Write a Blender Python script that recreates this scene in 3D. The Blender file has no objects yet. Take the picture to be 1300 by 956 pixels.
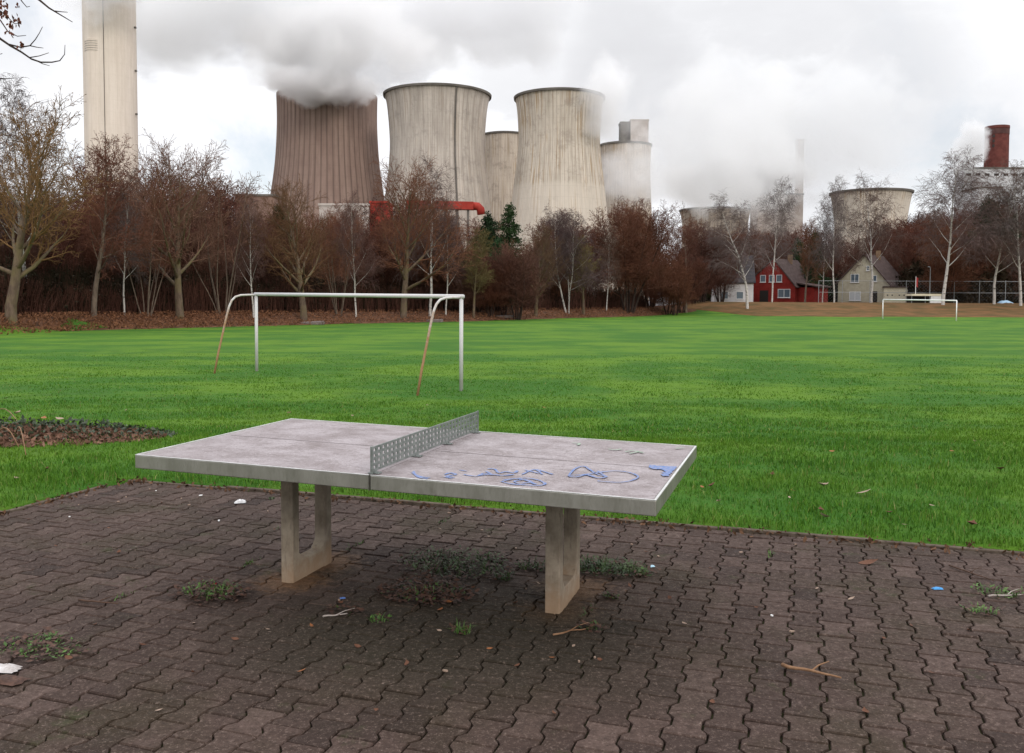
import bpy, math, random
import numpy as np
from mathutils import Vector, Matrix, noise as mnoise

R = random.Random(11)
sc = bpy.context.scene
COL = sc.collection
PI = math.pi

# ------------------------------------------------------------------ camera model (photo pixels, 1300 x 956)
F, CX, CY, PITCH, ROLL, EYE = 1133.9, 650.0, 433.0, 0.0473, 0.0044, 1.5828


def ray(px, py):
    u0, v0 = px - CX, py - CY
    cr, sr = math.cos(ROLL), math.sin(ROLL)
    u, v = cr * u0 + sr * v0, -sr * u0 + cr * v0
    c, s = math.cos(PITCH), math.sin(PITCH)
    return Vector((u / F, c + (-v / F) * s, -s + (-v / F) * c))


def at(px, py, d):
    r = ray(px, py)
    k = d / r.y
    return Vector((r.x * k, d, EYE + r.z * k))


def ss(a, b, x):
    t = min(1.0, max(0.0, (x - a) / (b - a)))
    return t * t * (3 - 2 * t)


EDGE_X, EDGE_Y = [], []      # the line where the lawn meets the raised wood floor


def terrain(x, y):
    z = 0.012 - 0.40 * ss(8.2, 15, y) - 0.30 * ss(15, 80, y)
    z += 1.75 * ss(121, 146, y) * ss(20, 33, x)
    if EDGE_X and y > 30:
        ye = float(np.interp(x, EDGE_X, EDGE_Y))
        z += .85 * ss(.3, 8.5, y - ye) * (1 - ss(22, 31, x)) * (1 - ss(150, 190, y))
    z += 0.10 * math.exp(-(((x + 5.6) / 1.9) ** 2 + ((y - 10.4) / 1.3) ** 2))
    return z


def ground(px, py, zoff=0.0):
    r = ray(px, py)
    d = 1.0
    prev = 0.5
    while d < 900:
        z = EYE + r.z * d / r.y
        if z < terrain(r.x * d / r.y, d) + zoff:
            lo, hi = prev, d
            for _ in range(30):
                m = 0.5 * (lo + hi)
                if EYE + r.z * m / r.y < terrain(r.x * m / r.y, m) + zoff:
                    hi = m
                else:
                    lo = m
            return Vector((r.x * hi / r.y, hi, terrain(r.x * hi / r.y, hi)))
        prev = d
        d *= 1.01
    return Vector((r.x * d / r.y, d, terrain(r.x * d / r.y, d)))


def base_at(px, d):
    r = ray(px, 385)
    x = r.x * d / r.y
    return Vector((x, d, terrain(x, d)))


edge_px = [(-420, 440), (-150, 430), (0, 424), (85, 420), (170, 418), (250, 416), (330, 414), (450, 411), (600, 408), (720, 404), (800, 402), (850, 399), (885, 395)]
edge_pts = [ground(*q) for q in edge_px]
EDGE_X += [q.x for q in edge_pts]
EDGE_Y += [q.y for q in edge_pts]


# ------------------------------------------------------------------ materials
class NT:
    def __init__(s, name):
        s.m = bpy.data.materials.new(name)
        s.m.use_nodes = True
        s.t = s.m.node_tree
        s.b = s.t.nodes['Principled BSDF']
        s.out = s.t.nodes['Material Output']

    def n(s, ty, **kw):
        nd = s.t.nodes.new(ty)
        for k, v in kw.items():
            if k.startswith('i_'):
                key = k[2:]
                key = int(key) if key.isdigit() else key.replace('_', ' ')
                if hasattr(v, 'is_linked'):
                    s.t.links.new(v, nd.inputs[key])
                else:
                    nd.inputs[key].default_value = v
            else:
                setattr(nd, k, v)
        return nd

    def link(s, a, b):
        s.t.links.new(a, b)

    def pos(s):
        return s.n('ShaderNodeNewGeometry').outputs['Position']

    def obj(s):
        return s.n('ShaderNodeTexCoord').outputs['Object']

    def noise(s, scale, detail=4, rough=.55, vec=None, dist=0):
        nd = s.n('ShaderNodeTexNoise', i_Scale=scale, i_Detail=detail, i_Roughness=rough, i_Distortion=dist)
        s.link(vec if vec is not None else s.pos(), nd.inputs['Vector'])
        return nd.outputs['Fac']

    def ramp(s, fac, stops):
        nd = s.n('ShaderNodeValToRGB')
        s.link(fac, nd.inputs['Fac'])
        el = nd.color_ramp.elements
        while len(el) < len(stops):
            el.new(0.5)
        for e, (p, c) in zip(el, stops):
            e.position = p
            e.color = (*c, 1) if len(c) == 3 else c
        return nd.outputs['Color']

    def mix(s, fac, a, b, mode='MIX'):
        nd = s.n('ShaderNodeMix', data_type='RGBA', blend_type=mode)
        for k, v in ((0, fac), (6, a), (7, b)):
            if hasattr(v, 'is_linked'):
                s.link(v, nd.inputs[k])
            elif isinstance(v, (int, float)):
                nd.inputs[k].default_value = v
            else:
                nd.inputs[k].default_value = (*v, 1)
        return nd.outputs[2]

    def math(s, op, a, b=0.0, c=None):
        nd = s.n('ShaderNodeMath', operation=op)
        for k, v in enumerate((a, b) if c is None else (a, b, c)):
            if hasattr(v, 'is_linked'):
                s.link(v, nd.inputs[k])
            else:
                nd.inputs[k].default_value = v
        return nd.outputs[0]

    def mapr(s, v, a, b, c, d, smooth=True):
        nd = s.n('ShaderNodeMapRange', interpolation_type='SMOOTHSTEP' if smooth else 'LINEAR')
        s.link(v, nd.inputs[0])
        for k, x in zip((1, 2, 3, 4), (a, b, c, d)):
            nd.inputs[k].default_value = x
        return nd.outputs[0]

    def scale(s, vec, xyz):
        nd = s.n('ShaderNodeVectorMath', operation='MULTIPLY')
        s.link(vec, nd.inputs[0])
        nd.inputs[1].default_value = xyz
        return nd.outputs[0]

    def sep(s, vec):
        nd = s.n('ShaderNodeSeparateXYZ')
        s.link(vec, nd.inputs[0])
        return nd.outputs

    def attr(s, name):
        return s.n('ShaderNodeAttribute', attribute_name=name)

    def bump(s, h, strength=.4, dist=.01):
        nd = s.n('ShaderNodeBump', i_Strength=strength, i_Distance=dist)
        s.link(h, nd.inputs['Height'])
        s.link(nd.outputs['Normal'], s.b.inputs['Normal'])

    def done(s, col=None, rough=.8, spec=.3, metal=0.0):
        if col is not None:
            if hasattr(col, 'is_linked'):
                s.link(col, s.b.inputs['Base Color'])
            else:
                s.b.inputs['Base Color'].default_value = (*col, 1)
        if hasattr(rough, 'is_linked'):
            s.link(rough, s.b.inputs['Roughness'])
        else:
            s.b.inputs['Roughness'].default_value = rough
        s.b.inputs['Specular IOR Level'].default_value = spec
        s.b.inputs['Metallic'].default_value = metal
        return s.m


def mottled(name, c1, c2, scale=6, rough=.85, spec=.25, bump=.0, bd=.01, metal=0.0, vec=None, detail=5):
    t = NT(name)
    v = t.obj() if vec == 'obj' else None
    f = t.noise(scale, detail, .6, v)
    col = t.mix(t.mapr(f, .3, .7, 0, 1), c1, c2)
    if bump:
        t.bump(t.noise(scale * 6, 3, .6, v), bump, bd)
    return t.done(col, rough, spec, metal)


def m_ground():
    t = NT('grass_ground')
    a = t.noise(.28, 6, .65, t.scale(t.pos(), (.7, 1, 1)))
    b = t.noise(.9, 5, .65)
    c = t.noise(14, 4, .7)
    col = t.mix(t.mapr(a, .40, .60, 0, 1), (.031, .108, .010), (.084, .170, .013))
    col = t.mix(t.mapr(b, .46, .7, 0, .6), col, (.032, .088, .010))
    col = t.mix(t.mapr(c, .4, .75, 0, .45), col, (.075, .12, .02))
    # beyond the playing field the land round the works is dull scrub and gravel
    yy = t.math('ADD', t.sep(t.pos())[1], t.math('MULTIPLY', t.math('SUBTRACT', b, .5), 20))
    col = t.mix(t.mapr(yy, 170, 230, 0, 1), col, (.11, .095, .08))
    t.bump(t.noise(35, 4, .7), .8, .03)
    return t.done(col, .9, .12)


def m_blade():
    t = NT('grass_blade')
    k = t.attr('tint').outputs['Fac']
    col = t.ramp(k, [(0, (.022, .072, .008)), (.45, (.046, .133, .012)), (.85, (.085, .182, .017)), (1, (.20, .20, .07))])
    big = t.noise(.28, 6, .65, t.scale(t.pos(), (.7, 1, 1)))
    col = t.mix(t.mapr(big, .44, .60, 0, .7), col, (.088, .170, .013))
    mid = t.noise(1.3, 4, .6)
    col = t.mix(t.mapr(mid, .5, .68, 0, .3), col, (.026, .082, .009))
    col = t.mix(t.mapr(t.noise(.55, 5, .7), .64, .74, 0, .35), col, (.13, .13, .045))
    t.b.inputs['Subsurface Weight'].default_value = 0
    return t.done(col, .7, .1)


def m_paver():
    t = NT('paver_concrete')
    k = t.attr('tint').outputs['Fac']
    base = t.ramp(k, [(0, (.027, .0165, .0135)), (.5, (.054, .034, .0275)), (1, (.090, .060, .050))])
    n1 = t.noise(1.1, 5, .6)
    n2 = t.noise(46, 5, .9)
    n3 = t.noise(22, 5, .65)
    col = t.mix(t.mapr(n3, .35, .75, 0, .6), base, (.030, .021, .018))
    col = t.mix(t.mapr(n1, .47, .66, 0, .7), col, (.030, .022, .012))
    col = t.mix(t.mapr(t.noise(2.6, 6, .75), .58, .70, 0, .6), col, (.030, .036, .012))
    # orange sand washed out round the feet and, under the table, its shade painted dark along with algae
    b = None
    for (cx, cy, r0) in LEGS:
        d = t.n('ShaderNodeVectorMath', operation='DISTANCE')
        t.link(t.pos(), d.inputs[0])
        d.inputs[1].default_value = (cx, cy, 0)
        e = t.math('ADD', d.outputs['Value'], t.math('MULTIPLY', t.math('SUBTRACT', n3, .5), .5))
        f = t.mapr(e, r0 * .2, r0 * .85, .6, 0)
        b = f if b is None else t.math('MAXIMUM', b, f)
    col = t.mix(b, col, (.17, .092, .044))
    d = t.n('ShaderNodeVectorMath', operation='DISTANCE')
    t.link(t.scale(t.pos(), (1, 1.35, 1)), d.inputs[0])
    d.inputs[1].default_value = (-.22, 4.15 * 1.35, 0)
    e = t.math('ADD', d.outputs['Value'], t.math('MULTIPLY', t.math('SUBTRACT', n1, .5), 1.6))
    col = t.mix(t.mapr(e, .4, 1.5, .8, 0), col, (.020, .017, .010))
    # aggregate: pale and dark grains over everything
    n4 = t.noise(95, 3, .8)
    col = t.mix(t.mapr(n2, .54, .66, 0, .55), col, t.mix(.75, col, (.30, .225, .19)))
    col = t.mix(t.mapr(n4, .60, .70, 0, .55), col, (.22, .175, .15))
    col = t.mix(t.mapr(n4, .30, .42, .75, 0), col, (.010, .007, .006))
    col = t.mix(t.mapr(n2, .34, .46, .6, 0), col, (.014, .010, .008))
    t.bump(t.math('ADD', t.noise(70, 4, .8), n3), .55, .006)
    rough = t.mapr(n3, .3, .7, .65, .95)
    return t.done(col, rough, .14)


def m_joint():
    return mottled('joint_soil', (.010, .008, .006), (.030, .032, .011), 3, .95, .1, .5)


def m_tabletop():
    t = NT('table_terrazzo')
    p = t.obj()
    n1 = t.noise(5, 6, .65, p)
    n2 = t.noise(40, 5, .9, p)
    n3 = t.noise(26, 5, .7, t.scale(p, (.55, 1.6, 1)))
    col = t.mix(t.mapr(n1, .3, .7, 0, 1), (.175, .140, .142), (.300, .265, .275))
    col = t.mix(t.mapr(n3, .50, .72, 0, .75), col, (.095, .068, .066))
    col = t.mix(t.mapr(n2, .58, .72, 0, .55), col, (.50, .465, .475))
    col = t.mix(t.mapr(n2, .28, .44, .7, 0), col, (.075, .058, .058))
    n4 = t.noise(85, 3, .8, p)
    col = t.mix(t.mapr(n4, .58, .68, 0, .6), col, (.52, .48, .49))
    col = t.mix(t.mapr(n4, .32, .43, .7, 0), col, (.065, .05, .05))
    st = t.noise(3.2, 6, .75, t.scale(p, (1.6, .7, 1)))
    col = t.mix(t.mapr(st, .56, .68, 0, .5), col, (.105, .078, .070))
    t.bump(n3, .15, .003)
    return t.done(col, t.mapr(n1, .3, .7, .42, .66), .4)


def m_rim():
    t = NT('weathered_aluminium')
    p = t.obj()
    n1 = t.noise(7, 5, .7, t.scale(p, (1, 1, .25)))
    n2 = t.noise(60, 3, .6, t.scale(p, (1, 1, .3)))
    col = t.mix(t.mapr(n1, .3, .7, 0, 1), (.235, .23, .20), (.33, .32, .29))
    col = t.mix(t.mapr(n2, .5, .8, 0, .5), col, (.15, .145, .115))
    z = t.sep(p)[2]
    return t.done(col, t.mapr(n2, .3, .7, .30, .5), .5, .62)


def m_leg():
    t = NT('leg_concrete')
    p = t.pos()
    z = t.sep(p)[2]
    n = t.noise(9, 6, .65)
    n2 = t.noise(60, 3, .6, t.scale(p, (1, 1, .2)))
    col = t.mix(t.mapr(n, .3, .7, 0, 1), (.190, .150, .112), (.31, .262, .205))
    col = t.mix(t.mapr(n2, .5, .8, 0, .5), col, (.085, .065, .046))
    e = t.math('ADD', z, t.math('MULTIPLY', t.math('SUBTRACT', n, .5), .3))
    col = t.mix(t.mapr(e, .01, .17, .6, 0), col, (.28, .175, .10))
    t.bump(t.noise(180, 3, .6), .4, .002)
    return t.done(col, .85, .25)


def m_rustpaint(hi=1.4, name='rusty_white_paint', lo=.2, amt=1.0):
    t = NT(name)
    p = t.pos()
    z = t.sep(t.obj())[2]
    n = t.noise(7, 6, .7)
    e = t.math('ADD', z, t.math('MULTIPLY', t.math('SUBTRACT', n, .5), 2.2))
    col = t.mix(t.noise(30, 3), (.44, .43, .435), (.60, .585, .59))
    rust = t.mix(t.noise(24, 4), (.20, .085, .03), (.36, .22, .12))
    col = t.mix(t.mapr(e, lo, hi, amt, 0), col, rust)
    return t.done(col, .6, .4)


def m_bark(name, c1, c2, moss=None):
    t = NT(name)
    p = t.obj()
    n = t.noise(5, 5, .7, t.scale(p, (1, 1, .3)))
    col = t.mix(t.mapr(n, .3, .7, 0, 1), c1, c2)
    if moss:
        col = t.mix(t.mapr(t.noise(.8, 4, .6, p), .4, .65, 0, .8), col, moss)
    t.bump(t.noise(9, 4, .7, t.scale(p, (1, 1, .25))), .7, .05)
    return t.done(col, .9, .15)


def m_birch():
    t = NT('birch_bark')
    p = t.obj()
    n = t.noise(2.2, 5, .75, t.scale(p, (1, 1, 1.8)))
    col = t.mix(t.noise(9, 3, .6, p), (.36, .33, .30), (.56, .53, .50))
    col = t.mix(t.mapr(n, .53, .62, 0, .95), col, (.035, .027, .024))
    return t.done(col, .8, .2)


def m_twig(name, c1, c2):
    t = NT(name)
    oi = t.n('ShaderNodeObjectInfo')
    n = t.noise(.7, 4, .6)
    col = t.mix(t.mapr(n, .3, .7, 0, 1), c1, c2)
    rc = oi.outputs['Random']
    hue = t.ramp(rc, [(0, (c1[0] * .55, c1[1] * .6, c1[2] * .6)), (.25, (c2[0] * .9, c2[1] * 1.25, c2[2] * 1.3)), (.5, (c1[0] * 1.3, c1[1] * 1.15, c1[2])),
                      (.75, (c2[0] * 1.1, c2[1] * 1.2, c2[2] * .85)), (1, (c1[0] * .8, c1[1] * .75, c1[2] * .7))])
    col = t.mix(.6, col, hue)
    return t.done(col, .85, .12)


def m_tower(name, c1, c2, stain, ribs=60, moss=(.20, .13, .05), H=120, mossamt=.5, stainamt=.8, ribamt=.26, blotch=.45, band=None):
    t = NT(name)
    p = t.obj()
    x, y, z = t.sep(p)
    ang = t.math('ARCTAN2', y, x)
    cv = t.n('ShaderNodeCombineXYZ')
    t.link(t.math('MULTIPLY', ang, 26.0), cv.inputs[0])
    t.link(t.math('MULTIPLY', z, .022), cv.inputs[1])
    streak = t.noise(1.0, 6, .7, cv.outputs[0])
    cv2 = t.n('ShaderNodeCombineXYZ')
    t.link(t.math('MULTIPLY', ang, 4.0), cv2.inputs[0])
    t.link(t.math('MULTIPLY', z, .035), cv2.inputs[1])
    big = t.noise(1.0, 5, .6, cv2.outputs[0])
    fine = t.noise(.5, 5, .7, p)
    col = t.mix(t.mapr(big, .32, .68, 0, 1), c1, c2)
    hi = t.mapr(z, H * .25, H * .95, .3, 1)
    col = t.mix(t.math('MULTIPLY', t.mapr(streak, .45, .68, 0, stainamt), hi), col, stain)
    col = t.mix(t.mapr(t.math('ADD', streak, t.math('MULTIPLY', t.math('SUBTRACT', big, .5), .8)), .50, .68, 0, mossamt), col, moss)
    # vertical ribs of the shell, with darker lines between them
    rb = t.math('SINE', t.math('MULTIPLY', ang, ribs * 1.0))
    col = t.mix(t.mapr(rb, .45, 1, 0, ribamt), col, stain)
    col = t.mix(t.mapr(t.noise(.16, 6, .75, p), .5, .66, 0, blotch), col, stain)
    if band:
        col = t.mix(t.mapr(t.math('ADD', z, t.math('MULTIPLY', big, 5)), band, band + 3.5, .55, 0), col, tuple(.9 * q for q in c2))
    lift = t.math('SINE', t.math('MULTIPLY', z, 2 * PI / 6.0))
    col = t.mix(t.mapr(lift, .96, 1, 0, .09), col, stain)
    t.bump(fine, .3, .6)
    return t.done(col, .9, .15)


def m_brick(name, c1, c2, mortar, scale=5.0):
    t = NT(name)
    br = t.n('ShaderNodeTexBrick', i_Scale=scale, i_Mortar_Size=.02)
    br.inputs['Color1'].default_value = (*c1, 1)
    br.inputs['Color2'].default_value = (*c2, 1)
    br.inputs['Mortar'].default_value = (*mortar, 1)
    p = t.obj()
    x, y, z = t.sep(p)
    cv = t.n('ShaderNodeCombineXYZ')
    t.link(t.math('ADD', x, y), cv.inputs[0])
    t.link(z, cv.inputs[1])
    t.link(cv.outputs[0], br.inputs['Vector'])
    col = t.mix(t.mapr(t.noise(.8, 4, .6, p), .35, .7, 0, .5), br.outputs['Color'], tuple(.55 * q for q in c1))
    return t.done(col, .9, .2)


def m_rooftile(name, c1, c2):
    t = NT(name)
    p = t.obj()
    z = t.sep(p)[2]
    w = t.math('SINE', t.math('MULTIPLY', z, 2 * PI / .26))
    col = t.mix(t.mapr(t.noise(1.6, 5, .7, p), .3, .7, 0, 1), c1, c2)
    col = t.mix(t.mapr(w, .4, 1, 0, .4), col, tuple(.4 * q for q in c1))
    t.bump(w, .6, .04)
    return t.done(col, .85, .2)


def m_steam(name, dens, scale, thr=.40, soft=.11, colr=(.97, .97, .98), lump=.7, aniso=.35):
    t = NT(name)
    t.t.nodes.remove(t.b)
    p = t.n('ShaderNodeTexCoord').outputs['Object']
    w = t.pos()
    dst = t.n('ShaderNodeTexNoise', i_Scale=scale * .7, i_Detail=5.0, i_Roughness=.6)
    t.link(w, dst.inputs['Vector'])
    ln = t.n('ShaderNodeVectorMath', operation='LENGTH')
    t.link(p, ln.inputs[0])
    n = t.noise(scale, 6, .66, w, .5)
    r = t.math('ADD', ln.outputs['Value'], t.math('MULTIPLY', t.math('SUBTRACT', dst.outputs['Fac'], .5), lump * 2))
    fall = t.mapr(r, .25, .95, 1, 0)
    edge = t.mapr(ln.outputs['Value'], .8, 1.0, 1, 0)
    k = t.math('SUBTRACT', t.math('ADD', n, t.math('MULTIPLY', fall, .55)), .5)
    k = t.mapr(k, thr - soft, thr + soft, 0, 1)
    k = t.math('MULTIPLY', t.math('MULTIPLY', k, edge), fall)
    v = t.n('ShaderNodeVolumePrincipled')
    v.inputs['Color'].default_value = (*colr, 1)
    v.inputs['Anisotropy'].default_value = aniso
    t.link(t.math('MULTIPLY', k, dens), v.inputs['Density'])
    t.link(v.outputs[0], t.out.inputs['Volume'])
    return t.m


# ------------------------------------------------------------------ mesh helpers
class MB:
    def __init__(s):
        s.v, s.f, s.t = [], [], []

    def add(s, vs, fs, tint=None):
        o = len(s.v)
        s.v += [tuple(q) for q in vs]
        s.f += [tuple(i + o for i in f) for f in fs]
        if tint is not None:
            s.t += [tint] * len(vs)
        return s

    def box(s, lo, hi, M=None, tint=None):
        x0, y0, z0 = lo
        x1, y1, z1 = hi
        vs = [(x0, y0, z0), (x1, y0, z0), (x1, y1, z0), (x0, y1, z0), (x0, y0, z1), (x1, y0, z1), (x1, y1, z1), (x0, y1, z1)]
        if M is not None:
            vs = [M @ Vector(q) for q in vs]
        return s.add(vs, [(0, 3, 2, 1), (4, 5, 6, 7), (0, 1, 5, 4), (1, 2, 6, 5), (2, 3, 7, 6), (3, 0, 4, 7)], tint)

    def prism(s, pts, z0, z1, M=None, tint=None):
        n = len(pts)
        vs = [(x, y, z0) for x, y in pts] + [(x, y, z1) for x, y in pts]
        if M is not None:
            vs = [M @ Vector(q) for q in vs]
        return s.add(vs, [tuple(range(n - 1, -1, -1)), tuple(range(n, 2 * n))] + [(i, (i + 1) % n, n + (i + 1) % n, n + i) for i in range(n)], tint)

    def tube(s, pts, rad, sides=8, cap=True):
        pts = [Vector(p) for p in pts]
        if not hasattr(rad, '__len__'):
            rad = [rad] * len(pts)
        vs, fs = [], []
        nrm = None
        for i, p in enumerate(pts):
            d = (pts[min(i + 1, len(pts) - 1)] - pts[max(i - 1, 0)]).normalized()
            if nrm is None:
                nrm = d.orthogonal().normalized()
            nrm = (nrm - d * nrm.dot(d)).normalized()
            b = d.cross(nrm)
            for k in range(sides):
                a = 2 * PI * k / sides
                vs.append(p + (nrm * math.cos(a) + b * math.sin(a)) * rad[i])
        for i in range(len(pts) - 1):
            for k in range(sides):
                fs.append((i * sides + k, i * sides + (k + 1) % sides, (i + 1) * sides + (k + 1) % sides, (i + 1) * sides + k))
        if cap:
            fs.append(tuple(range(sides - 1, -1, -1)))
            fs.append(tuple((len(pts) - 1) * sides + k for k in range(sides)))
        return s.add(vs, fs)

    def build(s, name, mat, parent=None, smooth=False, bevel=0, loc=None):
        me = bpy.data.meshes.new(name)
        me.from_pydata(s.v, [], s.f)
        if s.t and len(s.t) == len(s.v):
            a = me.attributes.new('tint', 'FLOAT', 'POINT')
            a.data.foreach_set('value', s.t)
        me.materials.append(mat)
        if smooth:
            me.polygons.foreach_set('use_smooth', [True] * len(me.polygons))
        me.update()
        o = bpy.data.objects.new(name, me)
        COL.objects.link(o)
        if parent:
            o.parent = parent
        if loc is not None:
            o.location = loc
        if bevel:
            md = o.modifiers.new('bevel', 'BEVEL')
            md.width = bevel
            md.segments = 2
            md.limit_method = 'ANGLE'
        return o


def npmesh(name, V, Fa, mat, parent=None, tint=None, smooth=False):
    """V (n,3) array, Fa list of (m,k) index arrays"""
    me = bpy.data.meshes.new(name)
    V = np.asarray(V, np.float32)
    me.vertices.add(len(V))
    me.vertices.foreach_set('co', V.ravel())
    loops = np.concatenate([f.ravel() for f in Fa]).astype(np.int32)
    tot = np.concatenate([np.full(len(f), f.shape[1], np.int32) for f in Fa])
    st = np.concatenate([[0], np.cumsum(tot)[:-1]]).astype(np.int32)
    me.loops.add(len(loops))
    me.loops.foreach_set('vertex_index', loops)
    me.polygons.add(len(tot))
    me.polygons.foreach_set('loop_start', st)
    me.polygons.foreach_set('loop_total', tot)
    if smooth:
        me.polygons.foreach_set('use_smooth', np.ones(len(tot), bool))
    if tint is not None:
        a = me.attributes.new('tint', 'FLOAT', 'POINT')
        a.data.foreach_set('value', np.asarray(tint, np.float32))
    me.update(calc_edges=True)
    me.validate()
    me.materials.append(mat)
    o = bpy.data.objects.new(name, me)
    COL.objects.link(o)
    if parent:
        o.parent = parent
    return o


def empty(name, loc=(0, 0, 0), rz=0.0):
    o = bpy.data.objects.new(name, None)
    o.empty_display_size = .3
    COL.objects.link(o)
    o.location = loc
    o.rotation_euler = (0, 0, rz)
    return o


def tag(o, label=None, cat=None, group=None, kind=None):
    if label:
        o['label'] = label
    if cat:
        o['category'] = cat
    if group:
        o['group'] = group
    if kind:
        o['kind'] = kind
    return o


def dup(o, loc, rz, scl, label, cat, group=None):
    c = o.copy()
    COL.objects.link(c)
    c.location = loc
    c.rotation_euler = (0, 0, rz)
    c.scale = scl
    for k in ('label', 'group'):
        if k in c:
            del c[k]
    tag(c, label, cat, group)
    for ch in list(o.children):
        d = ch.copy()
        COL.objects.link(d)
        d.parent = c
    return c


# ------------------------------------------------------------------ paving frame
TH = -0.317
TC = Vector((-0.4309, 4.8109, 0))          # table centre
UA = Vector((math.cos(TH), math.sin(TH), 0))
VA = Vector((-math.sin(TH), math.cos(TH), 0))


def uv(p):
    return p.x * UA.x + p.y * UA.y, p.x * VA.x + p.y * VA.y


def fromuv(u, v, z=0.0):
    q = UA * u + VA * v
    return Vector((q.x, q.y, z))


uC, vC = uv(ground(166, 606))
_, v2 = uv(ground(1290, 702))
VF = 0.5 * (vC + v2)                       # far edge of the paving
UL = uC                                    # left edge
UR, VN = 7.0, -3.0
LEGS = []
for sa in (-.80, .73):
    for sb in (-.13, .24):
        q = TC + UA * sa + VA * sb
        LEGS.append((q.x, q.y, .34))

M = dict(
    ground=m_ground(), blade=m_blade(), paver=m_paver(), joint=m_joint(), top=m_tabletop(), rim=m_rim(), leg=m_leg(),
    kerb=mottled('kerb_concrete', (.05, .036, .026), (.11, .085, .065), 14, .9, .2, .4),
    lip=mottled('aluminium_highlight', (.48, .48, .47), (.66, .66, .66), 14, .45, .5, 0, metal=.5),  # rim's sky highlight put into a brighter metal colour
    net=mottled('galvanised_steel', (.16, .18, .17), (.27, .29, .28), 30, .5, .5, 0, metal=.6),
    goal=m_rustpaint(.5, 'white_goal_paint', -.9, .45), stay=m_rustpaint(2.3, lo=1.0),
    farwhite=mottled('white_tube_paint', (.72, .72, .72), (.8, .8, .8), 8, .5, .4),
    blue=mottled('blue_spray_paint', (.075, .15, .36), (.24, .25, .33), 70, .7, .2),
    green=mottled('green_chalk', (.22, .33, .24), (.29, .30, .27), 60, .8, .2),
    line=mottled('dark_groove', (.06, .045, .045), (.10, .08, .08), 40, .9, .2),
    litter=mottled('leaf_litter_floor', (.050, .028, .018), (.150, .072, .042), 1.4, .95, .1, .6, .05),
    bank=mottled('dry_bank_earth', (.075, .052, .020), (.150, .078, .034), .35, .95, .1, .6, .08),
    barkA=m_bark('grey_brown_bark', (.085, .062, .048), (.17, .130, .100)),
    barkM=m_bark('mossy_bark', (.070, .048, .036), (.150, .108, .078), (.125, .102, .046)),
    barkD=m_bark('dark_bark', (.022, .015, .013), (.05, .034, .028)),
    birch=m_birch(),
    twigD=m_twig('dark_red_twigs', (.066, .025, .018), (.138, .054, .038)),
    twigR=m_twig('red_brown_twigs', (.092, .038, .027), (.185, .080, .054)),
    twigB=m_twig('brown_twigs', (.090, .046, .028), (.180, .095, .052)),
    twigG=m_twig('olive_twigs', (.10, .080, .035), (.165, .125, .055)),
    twigV=m_twig('birch_twigs', (.085, .050, .050), (.155, .100, .092)),
    needle=m_twig('pine_needles', (.012, .027, .011), (.030, .056, .020)),
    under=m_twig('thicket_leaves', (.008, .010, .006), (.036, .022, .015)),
    steel=mottled('grey_steel', (.22, .23, .24), (.32, .33, .34), 6, .5, .4, 0, metal=.5),
)

# ------------------------------------------------------------------ ground sheet
def lines(neg, pos, cuts, fine):
    L = set(cuts)
    for c in cuts:
        L |= {round(c - .03, 4), round(c + .03, 4)}
    x = neg[0]
    s = []
    v = fine
    step = .3
    while v < pos:
        s.append(v)
        v += step
        if v > 22:
            step *= 1.12 if v > 230 else 1.035
    v = fine
    step = .3
    while v > neg[0]:
        s.append(v)
        v -= step
        if v < -22:
            step *= 1.12 if v < -180 else 1.045
    s = [q for q in s if all(abs(q - c) > .05 for c in L)]
    return sorted(L | set(s) | {pos, neg[0]})


us = lines((-3500,), 3500, [UL, UR], 0.0)
vs_ = lines((-400,), 4500, [VF, VN], 0.0)
gv = []
for v in vs_:
    for u in us:
        p = fromuv(u, v)
        inside = UL - .001 < u < UR + .001 and VN - .001 < v < VF + .001
        z = -.12 if inside else terrain(p.x, p.y)
        if not inside and 0 < p.y < 40:
            z += .018 * (mnoise.noise(Vector((p.x * .9, p.y * .9, 3))))
        gv.append((p.x, p.y, z))
nu, nv = len(us), len(vs_)
idx = np.arange(nu * nv).reshape(nv, nu)
gf = np.stack([idx[:-1, :-1], idx[:-1, 1:], idx[1:, 1:], idx[1:, :-1]], -1).reshape(-1, 4)
g = npmesh('grass_field', gv, [gf], M['ground'], smooth=True)
tag(g, kind='structure')

# ------------------------------------------------------------------ paving of double-T stones
P_, LN = .140, .200
w1, w2, gap = .0825, .0575, .0040


def stone(cu, cv_, mb):
    h = LN / 2 - gap * R.uniform(.75, 1.5)
    a, b = w1 - gap, w2 - gap
    j = [(-a, -h), (a, -h), (a, -.0655), (b, -.0355), (b, .0355), (a, .0655), (a, h), (-a, h), (-a, .0655), (-b, .0355), (-b, -.0355), (-a, -.0655)]
    dz = R.gauss(0, .0016) + .006 * mnoise.noise(Vector((cu * .8, cv_ * .8, 0)))
    tx, ty = R.gauss(0, .008), R.gauss(0, .008)
    rr = R.gauss(0, .006)
    n = len(j)
    vs = []
    for k, (ins, z) in enumerate(((0, -.07), (0, -.006), (.0035, 0))):
        for (x, y) in j:
            x2, y2 = x - math.copysign(ins, x), y - math.copysign(ins, y)
            x3, y3 = x2 - rr * y2, y2 + rr * x2
            vs.append(fromuv(cu + x3, cv_ + y3, z + dz + tx * x3 + ty * y3))
    fs = [tuple(range(2 * n, 3 * n))]
    for r in range(2):
        fs += [(r * n + i, r * n + (i + 1) % n, (r + 1) * n + (i + 1) % n, (r + 1) * n + i) for i in range(n)]
    mb.add(vs, fs, min(1, max(0, R.gauss(.5, .19))))


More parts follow.
